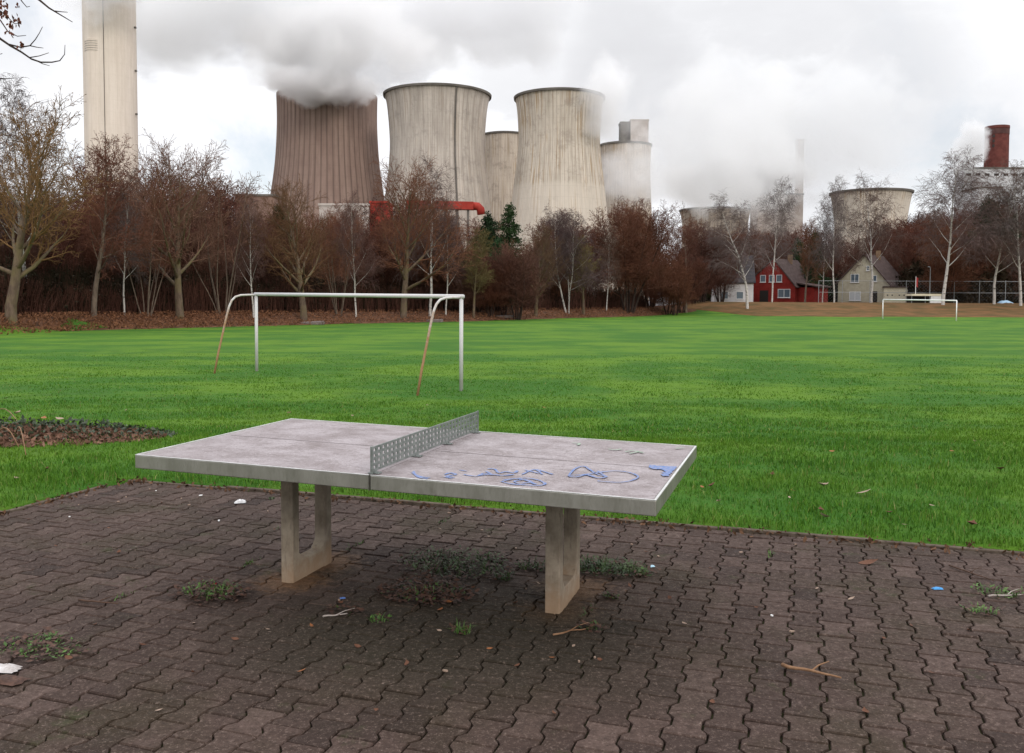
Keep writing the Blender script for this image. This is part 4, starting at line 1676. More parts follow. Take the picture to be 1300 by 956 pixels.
cooling_tower(417, 560, [(122, 61.2), (160, 60.8), (206, 63.4), (248, 69), (300, 77), (350, 85), (381, 90)], TW['t1'],
              'brown ribbed cooling tower on the left with its top lost in steam', 58, .5, rim=False)
cooling_tower(555.3, 520, [(122, 65.6), (138, 62), (178, 59), (207, 60), (243, 64), (300, 71), (350, 77), (381, 81)], TW['t2'],
              'grey cooling tower with a dark vertical ladder line, left of the two large pale ones', 70, .25, ladder=.44)
cooling_tower(708.5, 500, [(125, 55), (146, 52), (184, 50.8), (226, 55.4), (258, 59.2), (310, 66), (381, 75)], TW['t3'],
              'cream cooling tower with brown and moss stains on its right side', 70, .25)
cooling_tower(640.5, 660, [(172, 27.5), (200, 26.6), (230, 28), (262, 31), (381, 39)], TW['t4'],
              'small cooling tower partly hidden between the two large pale ones', 50, .25)
cooling_tower(792, 640, [(185, 31.6), (212, 31), (250, 32.2), (381, 39)], TW['t4'],
              'hazy cooling tower in the mist right of the stained one', 50, .25)
cooling_tower(1102.5, 560, [(245, 48), (262, 44.8), (285, 42.2), (310, 42.5), (345, 45), (381, 49)], TW['t3'],
              'low flared cooling tower behind the beige house and birches', 60, .25)
cooling_tower(906, 720, [(267, 43), (290, 40), (330, 42), (381, 47)], TW['t4'],
              'low cooling tower whose dark rim shows just over the wood under the white steam', 50, .25)


def chimney(cx, d, top, hw, mat, label, name='chimney', base_hw=None):
    base_hw = base_hw or hw
    c = at(cx, 379, d)
    zt = at(cx, top, d).z
    e = empty(name, (c.x, c.y, 0))
    tag(e, label, 'chimney')
    K = 64
    r0, r1 = base_hw * d / F, hw * d / F
    mb = MB()
    zs_ = [-1 + (zt + 1) * k / 24 for k in range(25)]
    vs = [((r0 + (r1 - r0) * k / 24) * math.cos(2 * PI * i / K), (r0 + (r1 - r0) * k / 24) * math.sin(2 * PI * i / K), z) for k, z in enumerate(zs_) for i in range(K)]
    fs = [(k * K + i, k * K + (i + 1) % K, (k + 1) * K + (i + 1) % K, (k + 1) * K + i) for k in range(24) for i in range(K)]
    fs.append(tuple(24 * K + i for i in range(K)))
    mb.add(vs, fs)
    mb.build('shaft', mat, e)
    return e, r1, zt


e, rr, zt = chimney(144.8, 450, -70, 31, TW['chim'], 'enormous pale round concrete chimney rising out of the picture at the left')
mb = MB()
ztl = at(126, 58, 450).z
cxl = ((126.5 - CX) * (450 - rr * .70) - (144.8 - CX) * 450) / F
pts_c = [(cxl + rr * .365 * math.cos(2 * PI * i / 32), -rr * .70 + rr * .365 * math.sin(2 * PI * i / 32)) for i in range(32)]
mb.prism(pts_c, -1, ztl)
mb.build('lift_shaft', TW['chim'], e)
mb = MB()
for k in range(5):
    z = ztl - 1.2 - k * 1.1
    mb.tube([(cxl + (rr * .365 + .12) * math.cos(2 * PI * i / 32), -rr * .70 + (rr * .365 + .12) * math.sin(2 * PI * i / 32), z) for i in range(33)], .07, 4, False)
mb.build('gallery_rail', TW['rim'], e)
mb = MB()
x = (136.8 - 144.8) * 450 / F
x = ((136.8 - CX) * (450 - rr) - (144.8 - CX) * 450) / F
yb = -math.sqrt(rr * rr - x * x)
mb.tube([(x, yb - .15, -1), (x, yb - .1, zt)], .17, 6)
mb.build('seam_cable', TW['rim'], e)
for k, yy in enumerate((35, 90, 145)):
    z = at(175, yy, 450).z
    MB().box((rr - .3, -.5, z - .4), (rr + .9, .5, z + .4)).build('warning_lamp', TW['rim'], e)

e, rr, zt = chimney(1259.5, 600, 161, 13.6, TW['brick'], 'stout dark red brick chimney at the right with a black band near its top', base_hw=15.5)
K = 48
for z0_, z1_, dr, nm, mt in ((zt - 5.5, zt - 2.0, .22, 'band', 'brickD'), (zt - 1.6, zt + .1, .35, 'cap', 'brick')):
    mb = MB()
    mb.prism([((rr + dr) * math.cos(2 * PI * i / K), (rr + dr) * math.sin(2 * PI * i / K)) for i in range(K)], z0_, z1_)
    mb.build(nm, TW[mt], e)
for k in range(3):
    a = -PI / 2 - .75
    z = zt - 7 - 3.2 * k
    MB().box((rr * math.cos(a) - .6, rr * math.sin(a) - .5, z - .9), (rr * math.cos(a) + .6, rr * math.sin(a) + .4, z + .9)).build('opening', W_['dark'], e)


def block(name, x0, x1, y0, d, dep, mat, label, cat='building', y1=None, roofm=None, wins=0):
    p0, p1 = at(x0, y0, d), at(x1, y0, d)
    e = empty(name, (p0.x, d, 0))
    tag(e, label, cat)
    w, h = p1.x - p0.x, p0.z
    zb = -1.0 if y1 is None else at(x0, y1, d).z
    MB().box((0, 0, zb), (w, dep, h)).build('wall', mat, e)
    MB().box((-.4, -.4, h + .003), (w + .4, dep + .4, h + 1.0)).build('roof', roofm or TW['rim'], e)
    for k in range(wins):
        xx = w * (k + .25) / wins
        MB().box((xx, -.12, h - 4.5), (xx + w / wins * .5, .05, h - 3.0)).build('window', W_['dark'], e)
    return e


block('stair_tower', 801, 823.5, 153, 700, 14, TW['pale'], 'pale square tower standing above the hazy cooling tower', wins=0, roofm=TW['pale'])
block('boiler_house', 788, 800.6, 156, 704, 12, TW['rim'], 'dark block attached left of the pale square tower in the mist')
block('turbine_hall', 405, 468, 261, 400, 30, TW['pale'], 'pale industrial hall under the brown cooling tower behind bare branches', roofm=TW['pale'])
block('long_shed', 298, 348, 249, 430, 25, TW['brown'], 'long brown shed roof left of the brown cooling tower')
block('red_hall', 470, 492, 258, 402, 18, TW['red'], 'short red clad hall below the gap between two cooling towers', roofm=TW['red'])
block('boiler_block', 1224, 1330, 214, 575, 12, TW['grey'], 'wide pale grey boiler block under the brick chimney at the right', wins=9)
block('annex_block', 1243, 1272, 239, 540, 20, TW['grey'], 'pale grey box building in front of the boiler block')
block('slim_tower', 1013, 1021, 178, 690, 6, TW['pale'], 'slim white tower lost in mist above the red house', roofm=TW['pale'])
block('red_container', 1166, 1191, 300, 260, 10, TW['red'], 'red shed glimpsed through trees left of the largest birch', roofm=TW['red'])
block('red_hut', 159, 171, 256, 380, 6, TW['red'], 'small red hut glimpsed at the foot of the tall pale chimney', roofm=TW['red'])
block('brown_hall', 962, 1020, 247, 660, 20, TW['pale'], 'dim beige hall in the mist behind the red house')

# red conveyor bridge with a hanging end
e = empty('conveyor_bridge', (at(515, 256, 415).x, 415, 0))
tag(e, 'long red covered conveyor in front of the grey cooling tower', 'conveyor')
x1 = at(601, 256, 415).x - at(515, 256, 415).x
zA, zB = at(515, 254, 415).z, at(601, 256, 415).z
h = 3.6
mb = MB()
vs = [(0, 0, zA - h), (x1, 0, zB - h), (x1, 5, zB - h), (0, 5, zA - h), (0, 0, zA), (x1, 0, zB), (x1, 5, zB), (0, 5, zA)]
mb.add(vs, [(0, 3, 2, 1), (4, 5, 6, 7), (0, 1, 5, 4), (1, 2, 6, 5), (2, 3, 7, 6), (3, 0, 4, 7)])
mb.build('gallery', TW['red'], e)
MB().tube([(x1 - 1, 2.5, zB - 1.8), (x1 + 2, 2.5, zB - 1.9), (x1 + 3.2, 2.5, zB - 3.2), (x1 + 3.6, 2.5, zB - 5.6)], 1.9, 14).build('chute', TW['red'], e, True)
for k in range(6):
    xx = x1 * (k + .5) / 6
    MB().box((xx - .5, 1, -1), (xx + .5, 4, zA + (zB - zA) * xx / x1 - h - .01)).build('pier', TW['rim'], e)

# ------------------------------------------------------------------ steam
def steam(px, py, d, hw, hh, hd, dens, scale, label, **kw):
    me = bpy.data.meshes.new('steam_plume')
    import bmesh
    bm = bmesh.new()
    bmesh.ops.create_icosphere(bm, subdivisions=3, radius=1.0)
    bm.to_mesh(me)
    bm.free()
    o = bpy.data.objects.new('steam_plume', me)
    COL.objects.link(o)
    o.location = at(px, py, d)
    o.scale = (hw * d / F, hd, hh * d / F)
    me.materials.append(m_steam('steam', dens, scale, **kw))
    tag(o, label, 'steam', kind='stuff')
    return o


steam(415, 50, 526, 215, 96, 60, .070, .040, 'grey steam boiling over the rim of the brown cooling tower', colr=(.975, .97, .973), lump=.8, soft=.15)
steam(410, 110, 520, 126, 38, 46, .26, .070, 'dark wisps of steam hiding the rim of the brown cooling tower', colr=(.962, .953, .957), lump=.6, soft=.15)
steam(270, 5, 545, 290, 120, 60, .055, .030, 'grey steam plume drifting up to the left from the brown cooling tower', colr=(.972, .972, .976), lump=.9, soft=.16)
steam(600, 25, 640, 280, 105, 50, .05, .030, 'pale steam drifting behind the two large cooling towers', colr=(.96, .96, .97), lump=.9, soft=.15)
steam(905, 165, 480, 180, 145, 42, .036, .034, 'pale mist of steam in front of the hazy cooling towers', colr=(.975, .977, .982), lump=.9, soft=.15)
steam(905, 225, 462, 115, 66, 30, .085, .050, 'thick white steam billow low over the wood', colr=(.985, .985, .988), lump=.9, soft=.15)
steam(768, 128, 488, 56, 74, 56, .075, .050, 'thin steam veiling the upper right side of the stained cooling tower', colr=(.97, .97, .978), lump=.9, soft=.15)
steam(805, 228, 590, 76, 74, 34, .034, .040, 'pale wisp of steam in front of the hazy cooling tower', colr=(.97, .97, .978), lump=.9, soft=.15)
steam(970, 225, 600, 110, 96, 34, .100, .045, 'pale steam wrapped round the slim white tower', colr=(.975, .975, .98), lump=.8, soft=.15)
steam(1230, 190, 568, 36, 60, 10, .20, .07, 'wisp of steam along the left side of the brick chimney', colr=(.97, .97, .975), lump=.9)
steam(130, -30, 425, 110, 90, 32, .08, .045, 'grey steam veiling the top of the pale chimney', colr=(.96, .96, .968), lump=.8)
steam(1050, 160, 620, 210, 140, 50, .040, .030, 'wide pale steam cloud over the houses', colr=(.96, .965, .972), lump=.9, soft=.15)

# ------------------------------------------------------------------ things lying on the ground
LEAFD = mottled('rotting_leaves', (.030, .014, .010), (.085, .042, .028), 30, .7, .3)
LEAFM = [mottled('dead_leaf_orange', (.20, .075, .03), (.27, .11, .045), 20, .7, .2, vec='obj'),
         mottled('dead_leaf_brown', (.075, .034, .022), (.13, .06, .035), 20, .8, .2, vec='obj'),
         mottled('dead_leaf_pale', (.22, .15, .11), (.33, .25, .20), 20, .8, .2, vec='obj')]
GREEN = [mottled('weed_green', (.030, .070, .013), (.075, .15, .025), 9, .6, .3), mottled('weed_dark', (.014, .034, .008), (.050, .092, .020), 9, .6, .3)]


def leaf_bm(L=.06, w=.6, curl=.5, rr=R):
    mb = MB()
    n = 6
    vs, fs = [], []
    for i in range(n + 1):
        t = i / n
        x = (t - .5) * L
        hw = L * w * .5 * math.sin(PI * min(1, t * 1.05 + .03)) ** .8
        z = L * curl * ((t - .5) ** 2) * 1.2
        vs += [(x, -hw, z + hw * .5 * curl), (x, 0, z), (x, hw, z + hw * .6 * curl)]
    for i in range(n):
        a = i * 3
        fs += [(a, a + 3, a + 4, a + 1), (a + 1, a + 4, a + 5, a + 2)]
    mb.add(vs, fs)
    return mb


def top_z(p):
    u, v = uv(p)
    if UL < u < UR and VN < v < VF:
        return .004
    return p.z + .03


LP = []
for k in range(3):
    for c in (.3, .9):
        LP.append(leaf_bm(1.0, R.uniform(.45, .7), c).build('fallen_leaf', LEAFM[k], smooth=True).data)
for o in [o for o in bpy.data.objects if o.name.startswith('fallen_leaf')]:
    bpy.data.objects.remove(o)


def put_leaf(px, py, size, k, label, group=None, rz=None, ground_=True):
    p = ground(px, py)
    o = bpy.data.objects.new('fallen_leaf', LP[k])
    COL.objects.link(o)
    o.location = (p.x, p.y, top_z(p) + size * .02)
    o.scale = (size,) * 3
    o.rotation_euler = (R.gauss(0, .2), R.gauss(0, .2), R.uniform(0, 6.28) if rz is None else rz)
    tag(o, label, 'leaf', group)
    return o


put_leaf(1103, 713, .12, 2, 'large brown curled leaf on the paving near the grass at the right', rz=-.1)
put_leaf(570, 762, .05, 0, 'bright orange leaf on the paving between the table legs', rz=.4)
put_leaf(559, 772, .055, 0, 'second orange leaf just in front of the bright orange one', rz=1.2)
put_leaf(1234, 672, .10, 3, 'dark curled leaf on the grass near the right paving edge', rz=.9)
put_leaf(367, 526, .10, 2, 'brown leaf on the grass behind the far left table corner', rz=.9)
put_leaf(1097, 630, .13, 4, 'flat pale pinkish leaf on the lawn at the right', rz=.1)
put_leaf(1046, 621, .09, 5, 'white scrap of leaf on the lawn left of the flat pinkish one', rz=.2)
GP = [(981, 606), (1008, 628), (1001, 637), (1056, 578), (1211, 579), (1236, 563), (1002, 660), (1038, 653), (1050, 660), (1132, 657), (1145, 672), (893, 622), (905, 620), (912, 642), (1183, 647), (448, 530),
      (476, 532), (557, 527), (162, 521), (540, 516), (620, 556 - 30), (752, 520), (838, 540), (930, 545), (1180, 520), (690, 520), (22, 610), (60, 598), (1270, 600), (1150, 560)]
for (px, py) in GP:
    put_leaf(px + R.gauss(0, 2), py + R.gauss(0, 1), R.uniform(.04, .075), R.choice([2, 3, 4, 5, 5, 0]), 'small faded leaf lying on the lawn', 'faded leaves scattered on the lawn')
PP = [(430, 765), (500, 752), (395, 790), (345, 800), (300, 806), (240, 790), (410, 735), (600, 745), (650, 765), (680, 742), (800, 740), (815, 702), (850, 760), (870, 790), (900, 720), (930, 745), (960, 770),
      (990, 725), (1040, 742), (1080, 760), (1120, 805), (1160, 790), (560, 800), (620, 820), (700, 830), (760, 840), (520, 840), (455, 820), (180, 820), (120, 790), (90, 835), (150, 700), (70, 690), (30, 660),
      (620, 680), (640, 665), (560, 668), (350, 670), (205, 640), (140, 668), (660, 845), (1230, 800), (1185, 850), (1260, 845), (380, 850), (250, 850), (480, 900), (700, 905), (900, 890), (1100, 900), (200, 900)]
for (px, py) in PP:
    put_leaf(px + R.gauss(0, 3), py + R.gauss(0, 2), R.uniform(.022, .045), R.choice([2, 3, 3, 2, 3, 4, 0]), 'small dead leaf lying on the brown paving', 'dead leaves scattered on the paving')
WP = [(190, 620), (198, 622), (160, 630), (150, 636), (230, 632), (240, 640), (255, 628), (278, 660), (110, 628), (100, 640), (88, 655), (340, 648), (612, 672), (570, 650), (655, 695), (802, 690), (836, 705), (668, 746), (728, 818), (755, 833),
      (735, 838), (565, 850), (430, 760), (1290, 700), (1010, 690), (940, 700), (980, 780), (1005, 800)]
for (px, py) in WP:
    p = ground(px, py)
    s = R.uniform(.007, .016)
    mb = MB()
    a = [R.uniform(.6, 1.2) for _ in range(6)]
    mb.prism([(s * a[i] * math.cos(i * PI / 3), s * .6 * a[i] * math.sin(i * PI / 3)) for i in range(6)], 0, .006)
    o = mb.build('pale_scrap', LEAFM[2] if R.random() < .7 else M['farwhite'], loc=(p.x, p.y, top_z(p)))
    o.rotation_euler = (0, 0, R.uniform(0, 3))
    tag(o, 'tiny pale scrap lying on the paving stones', 'scrap', 'pale scraps scattered on the paving')


def crumple(name, px, py, sx, sy, sz, mat, label, cat):
    p = ground(px, py)
    mb = MB()
    n, m_ = 10, 7
    vs, fs = [], []
    for i in range(n):
        for k in range(m_):
            x, y = (i / (n - 1) - .5) * sx, (k / (m_ - 1) - .5) * sy
            q = max(0, 1 - (2 * x / sx) ** 2) * max(0, 1 - (2 * y / sy) ** 2)
            nz = mnoise.noise(Vector((px + i * .7, k * .7, py)))
            vs.append((x + .15 * sx * nz, y, sz * (q ** .5) * (.6 + .8 * abs(nz)) + .002))
    for i in range(n - 1):
        for k in range(m_ - 1):
            a = i * m_ + k
            fs.append((a, a + m_, a + m_ + 1, a + 1))
    mb.add(vs, fs)
    o = mb.build(name, mat, loc=(p.x, p.y, top_z(p)))
    o.rotation_euler = (0, 0, R.uniform(-.5, .5))
    tag(o, label, cat)


WHITE = NT('white_paper').done((.62, .61, .61), .7, .2)
crumple('crumpled_paper', 305, 637, .085, .05, .03, WHITE, 'crumpled white paper on the paving behind the left table leg', 'litter')
crumple('rag', 7, 848, .11, .07, .025, mottled('dirty_white_cloth', (.33, .30, .29), (.55, .53, .53), 20, .8, .2), 'dirty white rag at the left edge on the paving', 'litter')
crumple('rag', 12, 862, .13, .08, .02, LEAFD, 'brown rotten rag just in front of the dirty white rag', 'litter')
crumple('plastic_scrap', 1190, 746, .055, .03, .012, NT('blue_plastic').done((.03, .22, .50), .4, .4), 'bright blue plastic scrap on the paving at the right', 'litter')
crumple('plastic_scrap', 828, 718, .03, .02, .012, NT('cyan_plastic').done((.40, .62, .75), .4, .4), 'pale cyan plastic scrap beside the weeds right of the table leg', 'litter')
crumple('bottle_cap', 273, 740, .028, .02, .012, NT('red_plastic').done((.55, .012, .03), .4, .4), 'small bright red scrap in the weeds left of the table', 'litter')
crumple('plastic_scrap', 435, 758, .03, .02, .006, NT('blue_scrap').done((.08, .16, .42), .4, .4), 'tiny dark blue scrap on the paving right of the left leg', 'litter')


def stick(px0, py0, px1, py1, r, mat, label, side=True):
    a, b = ground(px0, py0), ground(px1, py1)
    a.z, b.z = top_z(a), top_z(b)
    P, n = [], 9
    for i in range(n):
        t = i / (n - 1)
        q = a.lerp(b, t)
        q.x += .02 * mnoise.noise(Vector((px0, t * 3, 0)))
        q.y += .02 * mnoise.noise(Vector((px0, t * 3, 7)))
        q.z += r + .004
        P.append(q - a)
    mb = MB()
    mb.tube(P, [r * (1 - .55 * i / (n - 1)) for i in range(n)], 6)
    if side:
        q = P[4]
        mb.tube([q, q + Vector((.04, .03, .012)), q + Vector((.09, .05, .02))], [r * .5, r * .4, r * .25], 5)
    o = mb.build('twig', mat, smooth=True, loc=a)
    tag(o, label, 'twig')


TWM = [mottled('twig_light', (.16, .085, .045), (.24, .14, .08), 30, .8, .2), mottled('twig_dark', (.05, .03, .02), (.09, .05, .035), 30, .8, .2), mottled('twig_pale', (.28, .24, .21), (.36, .32, .3), 30, .8, .2)]
stick(993, 845, 1068, 862, .009, TWM[0], 'reddish brown stick on the paving at the bottom right')
stick(702, 806, 748, 797, .005, TWM[0], 'thin light twig on the paving in front of the right leg')
stick(557, 740, 522, 776, .004, TWM[1], 'twig stuck slantwise in the leaf heap under the table')
stick(100, 762, 150, 767, .006, TWM[1], 'dark twig on the paving at the left')
stick(410, 783, 441, 779, .005, TWM[2], 'pale forked twig on the paving right of the left leg')
stick(1205, 718, 1262, 738, .006, TWM[1], 'dark twig by the mossy patch at the right edge of the paving')
stick(1255, 757, 1300, 755, .006, TWM[2], 'pale straw on the paving at the right edge')


def weed(px, py, rx, ry, nb, nl, nd, label, hgt=.05, dark=0, name='weed_clump'):
    p = ground(px, py)
    e = empty(name, (p.x, p.y, .004))
    tag(e, label, 'weeds')
    rr = random.Random(int(px * 7 + py))

    def spot():
        a, q = rr.uniform(0, 2 * PI), rr.random() ** .6
        w = UA * (math.cos(a) * q * rx) + VA * (math.sin(a) * q * ry)
        return Vector((w.x, w.y, 0))
    if nb or nl:
        mb = MB()
        for _ in range(nb):
            q = spot() * .8
            a = rr.uniform(0, 6.28)
            d = Vector((math.cos(a), math.sin(a), 0))
            s = Vector((-d.y, d.x, 0)) * rr.uniform(.0018, .0035)
            L = hgt * rr.uniform(.6, 1.5)
            t = q + d * L * rr.uniform(.4, 1.1) + Vector((0, 0, L * rr.uniform(.3, .9)))
            m_ = q.lerp(t, .5) + Vector((0, 0, L * .25))
            mb.add([q - s, q + s, m_ + s * .8, t, m_ - s * .8], [(0, 1, 2, 4), (4, 2, 3)])
        for _ in range(nl):
            q = spot()
            a = rr.uniform(0, 6.28)
            d = Vector((math.cos(a), math.sin(a), rr.uniform(.0, .7)))
            s = Vector((-math.sin(a), math.cos(a), rr.uniform(-.3, .3)))
            L = rr.uniform(.009, .026)
            z = Vector((0, 0, rr.uniform(.004, hgt * .7)))
            mb.add([q + z, q + z + d * L * .5 + s * L * .32, q + z + d * L, q + z + d * L * .5 - s * L * .32], [(0, 1, 2, 3)])
        mb.build('leaves', GREEN[dark], e)
    if nd:
        mb = MB()
        for _ in range(nd):
            q = spot() * 1.15
            a = rr.uniform(0, 6.28)
            d = Vector((math.cos(a), math.sin(a), rr.uniform(-.2, .5)))
            s = Vector((-math.sin(a), math.cos(a), rr.uniform(-.5, .5)))
            L = rr.uniform(.010, .042)
            z = Vector((0, 0, rr.uniform(.002, .028)))
            mb.add([q + z, q + z + d * L * .5 + s * L * .3, q + z + d * L, q + z + d * L * .5 - s * L * .3], [(0, 1, 2, 3)])
        mb.build('dead_leaves', LEAFD, e)
    return e


weed(268, 752, .19, .13, 90, 90, 420, 'weed clump with bright green blades and dead leaves left of the table', .055)
weed(540, 752, .24, .18, 60, 90, 800, 'heap of dead leaves with a few green blades under the middle of the table', .045, 1)
weed(578, 716, .36, .28, 260, 620, 520, 'wide dark green weed patch under the middle of the table', .05, 1)
weed(640, 733, .07, .05, 40, 20, 20, 'small weed tuft between the middle patch and the right leg', .05, 1)
weed(678, 720, .12, .08, 50, 70, 60, 'dark weeds directly behind the right leg', .05, 1)
weed(768, 722, .28, .15, 220, 480, 240, 'dark green weed clump right of the right table leg', .06, 1)
weed(815, 728, .05, .04, 26, 10, 24, 'small light green tuft at the right end of the dark weed clump', .05)
weed(586, 801, .05, .04, 34, 6, 20, 'small bright grass tuft in a joint in front of the table', .05)
weed(482, 786, .06, .05, 30, 14, 10, 'low mossy tuft in a joint in front of the table left of centre', .03)
weed(776, 757, .05, .04, 8, 30, 50, 'small dark plant on the paving right of the right leg foot', .03, 1)
weed(752, 796, .06, .04, 22, 12, 30, 'little weed at the end of the thin light twig', .03, 1)
weed(1272, 752, .16, .11, 60, 60, 60, 'mossy weed patch at the right edge of the paving', .035)
weed(1245, 775, .10, .06, 40, 30, 30, 'thin line of weeds in a joint below the mossy patch at the right', .03)
weed(50, 822, .24, .12, 60, 160, 160, 'mossy weeds in the joints at the bottom left', .02)
weed(64, 808, .08, .05, 30, 20, 20, 'small green tuft above the mossy weeds at the bottom left', .03)
weed(440, 775, .10, .07, 4, 8, 60, 'fluff of dry stalks beside the pale forked twig', .02, 1)

# tufts and dirt in the joints and along the edge of the paving
for k in range(26):
    a_, b_ = R.uniform(UL + .2, 4.5), R.uniform(.6, VF - .1)
    j = round((a_ - UL - .05 - w1 - P_ / 2) / P_) * P_ + UL + .05 + w1 + P_ / 2
    q = fromuv(j, b_)
    e = empty('weed_tuft', (q.x, q.y, .002))
    tag(e, 'tiny green tuft growing in a joint between the paving stones', 'weeds', 'tiny tufts in the paving joints')
    mb = MB()
    for _ in range(26):
        o_ = UA * R.gauss(0, .012) + VA * R.gauss(0, .05)
        d = Vector((R.gauss(0, 1), R.gauss(0, 1), 1.2)).normalized()
        L = R.uniform(.008, .03)
        s_ = Vector((d.y, -d.x, 0)).normalized() * L * .16
        mb.add([o_ - s_, o_ + s_, o_ + d * L], [(0, 1, 2)])
    mb.build('leaves', GREEN[k % 2], e)
tbv = TreeB()
for _ in range(1500):
    if R.random() < .7:
        q = fromuv(R.uniform(UL, UR - 1), VF + R.gauss(-.05, .07))
    else:
        q = fromuv(UL + R.gauss(.04, .07), R.uniform(.5, VF))
    tbv.leaf.append((q.x, q.y, .008 + .012 * R.random(), R.uniform(.008, .028)))
o = tbv.mesh('leaf_litter', mottled('edge_litter', (.035, .018, .011), (.13, .07, .04), 9, .9, .1))
tag(o, 'brown leaf crumbs and dirt gathered along the paving edge', 'leaves', kind='stuff')

# ivy and bramble mound on the grass at the left
rg = np.random.default_rng(99)
tbv = TreeB()
n = 0
c0 = ground(60, 553)
while n < 2300:
    a, q = rg.uniform(0, 2 * PI), rg.random() ** .55
    x = -5.75 + math.cos(a) * q * 1.85
    y = 10.3 + math.sin(a) * q * .95
    hgt = .20 * (1 - q ** 2) * (.5 + .8 * abs(mnoise.noise(Vector((x * 2.2, y * 2.2, 0)))))
    z = terrain(x, y) + hgt * rg.random() + .02
    tbv.leaf.append((x, y, z, rg.uniform(.016, .042)))
    n += 1
o = tbv.mesh('ivy', mottled('ivy_leaf', (.016, .030, .016), (.050, .062, .034), 3, .6, .3))
tag(o, 'low dark ivy mound on the grass at the left edge', 'ivy', kind='stuff')
tbv = TreeB()
for _ in range(6500):
    a, q = rg.uniform(0, 2 * PI), rg.random() ** .5
    x = -5.75 + math.cos(a) * q * 1.8
    y = 10.05 + math.sin(a) * q * 1.0
    z = terrain(x, y) + .02 + .08 * (1 - q) * rg.random()
    tbv.leaf.append((x, y, z, rg.uniform(.016, .045)))
o = tbv.mesh('leaf_litter', mottled('mound_leaf_brown', (.075, .040, .028), (.19, .105, .072), 5, .85, .15))
tag(o, 'brown dead leaves among the ivy mound at the left', 'leaves', kind='stuff')
for (x0_, y0_, x1_, y1_, lab) in [(-6, 527, 34, 560, 'arching bramble stem over the ivy mound'), (20, 556, 33, 584, 'bramble stem hanging in front of the ivy mound'), (-8, 564, 24, 574, 'pale bramble stem lying in the ivy at the left edge')]:
    a, b = ground(x0_, y0_), ground(x1_, y1_)
    P = [a.lerp(b, t / 7) + Vector((0, 0, .05 + .16 * math.sin(PI * t / 7))) for t in range(8)]
    o = MB().tube([q - a for q in P], [.008 - .0006 * i for i in range(8)], 6).build('bramble_stem', TWM[0], smooth=True, loc=a)
    tag(o, lab, 'bramble')
for (px, py, k, lab) in [(7, 519, 0, 'orange leaf on the grass behind the ivy mound'), (56, 551, 0, 'orange leaf in the middle of the ivy mound'), (66, 545, 2, 'broad reddish leaf on top of the ivy mound'), (76, 552, 4, 'pinkish leaf in the ivy mound right of the orange one'), (22, 541, 5, 'pale yellow leaf at the left of the ivy mound')]:
    o = put_leaf(px, py, .13, k, lab)
    o.location.z += .15

# ------------------------------------------------------------------ tree outside the left edge whose branch hangs into the picture
D0 = 6.5
tp = base_at(-330, D0)
e = empty('overhanging_tree', tp)
tag(e, 'dark bare branch tips with curled dead leaves hanging in at the top left corner', 'tree')


def q3(px, py, dd=0.0):
    return at(px, py, D0 + dd) - tp


fork = q3(-150, -40, .1)
MB().tube([Vector((0, 0, -.3)), Vector((.03, 0, 1.2)), Vector((-.02, .05, 2.6)), Vector((.05, .02, 3.6)), Vector((.0, .1, 5.2)), Vector((-.1, .2, 7.0))], [.20, .17, .15, .13, .09, .03], 12).build('trunk', M['barkD'], e, True)
br = MB()
lt = Vector((.02, .03, 3.3))
br.tube([lt, lt.lerp(fork, .5) + Vector((0, 0, .12)), fork], [.07, .05, .032], 8)


def bq(P, r0, r1, w=.02):
    n = len(P)
    pts_ = [q3(*p, w * mnoise.noise(Vector((p[0] * .05, p[1] * .05, 1)))) for p in P]
    br.tube(pts_, [r0 + (r1 - r0) * i / (n - 1) for i in range(n)], 6)


br.tube([fork, q3(-70, 10), q3(0, 49)], [.028, .018, .010], 6)
br.tube([fork, q3(-60, -60), q3(20, -22), q3(50, 0)], [.026, .018, .012, .008], 6)
bq([(0, 49), (13, 58), (27, 66), (40, 75), (52, 79), (66, 79), (76, 77), (82, 69), (82.5, 57)], .009, .002)
bq([(10, 56), (26, 60), (38, 58), (45, 50), (50, 42), (54, 34)], .006, .002)
bq([(38, 58), (47, 60), (55, 61)], .004, .0018)
bq([(38, 73), (50, 71), (62, 67)], .004, .0018)
bq([(46, 77), (54, 81), (63, 83.5)], .004, .0018)
bq([(50, 0), (62, 10), (72, 16), (82, 22), (92, 28)], .008, .0025)
bq([(70, 14), (78, 15), (86, 15.5)], .004, .002)
bq([(20, -10), (28, 2), (34, 9), (38, 8)], .005, .002)
bq([(-5, 10), (8, 20), (18, 30), (26, 30)], .005, .002)
bq([(0, 25), (10, 40), (22, 46), (33, 45)], .005, .002)
bq([(-30, 95), (-8, 99), (8, 100), (19, 99)], .006, .002)
bq([(-20, 66), (-5, 70), (3, 68)], .004, .002)
br.build('branch', M['barkD'], e, True)
lm = MB()
for (cx_, cy_, n_, s_) in [(2, 6, 12, 9), (4, 16, 8, 6), (12, 27, 6, 4), (17, 20, 5, 6), (24, 8, 4, 4), (24, 24, 6, 5), (10, 41, 9, 5), (27, 55, 7, 4), (3, 12, 10, 7), (-8, 4, 14, 9), (18, 32, 3, 3)]:
    for _ in range(n_):
        c = q3(cx_ + R.gauss(0, s_ * .5), cy_ + R.gauss(0, s_ * .6), R.gauss(0, .03))
        a = Vector((R.gauss(0, .5), R.gauss(0, .5), -1)).normalized()
        b = a.orthogonal().normalized()
        b = Matrix.Rotation(R.uniform(0, 6.28), 3, a) @ b
        L = R.uniform(.022, .045)
        w = L * .32
        nn = a.cross(b) * L * .18
        lm.add([c, c + a * L * .4 + b * w + nn, c + a * L + nn, c + a * L * .5 - b * w + nn, c + a * L * .5], [(0, 1, 4), (1, 2, 4), (2, 3, 4), (3, 0, 4)])
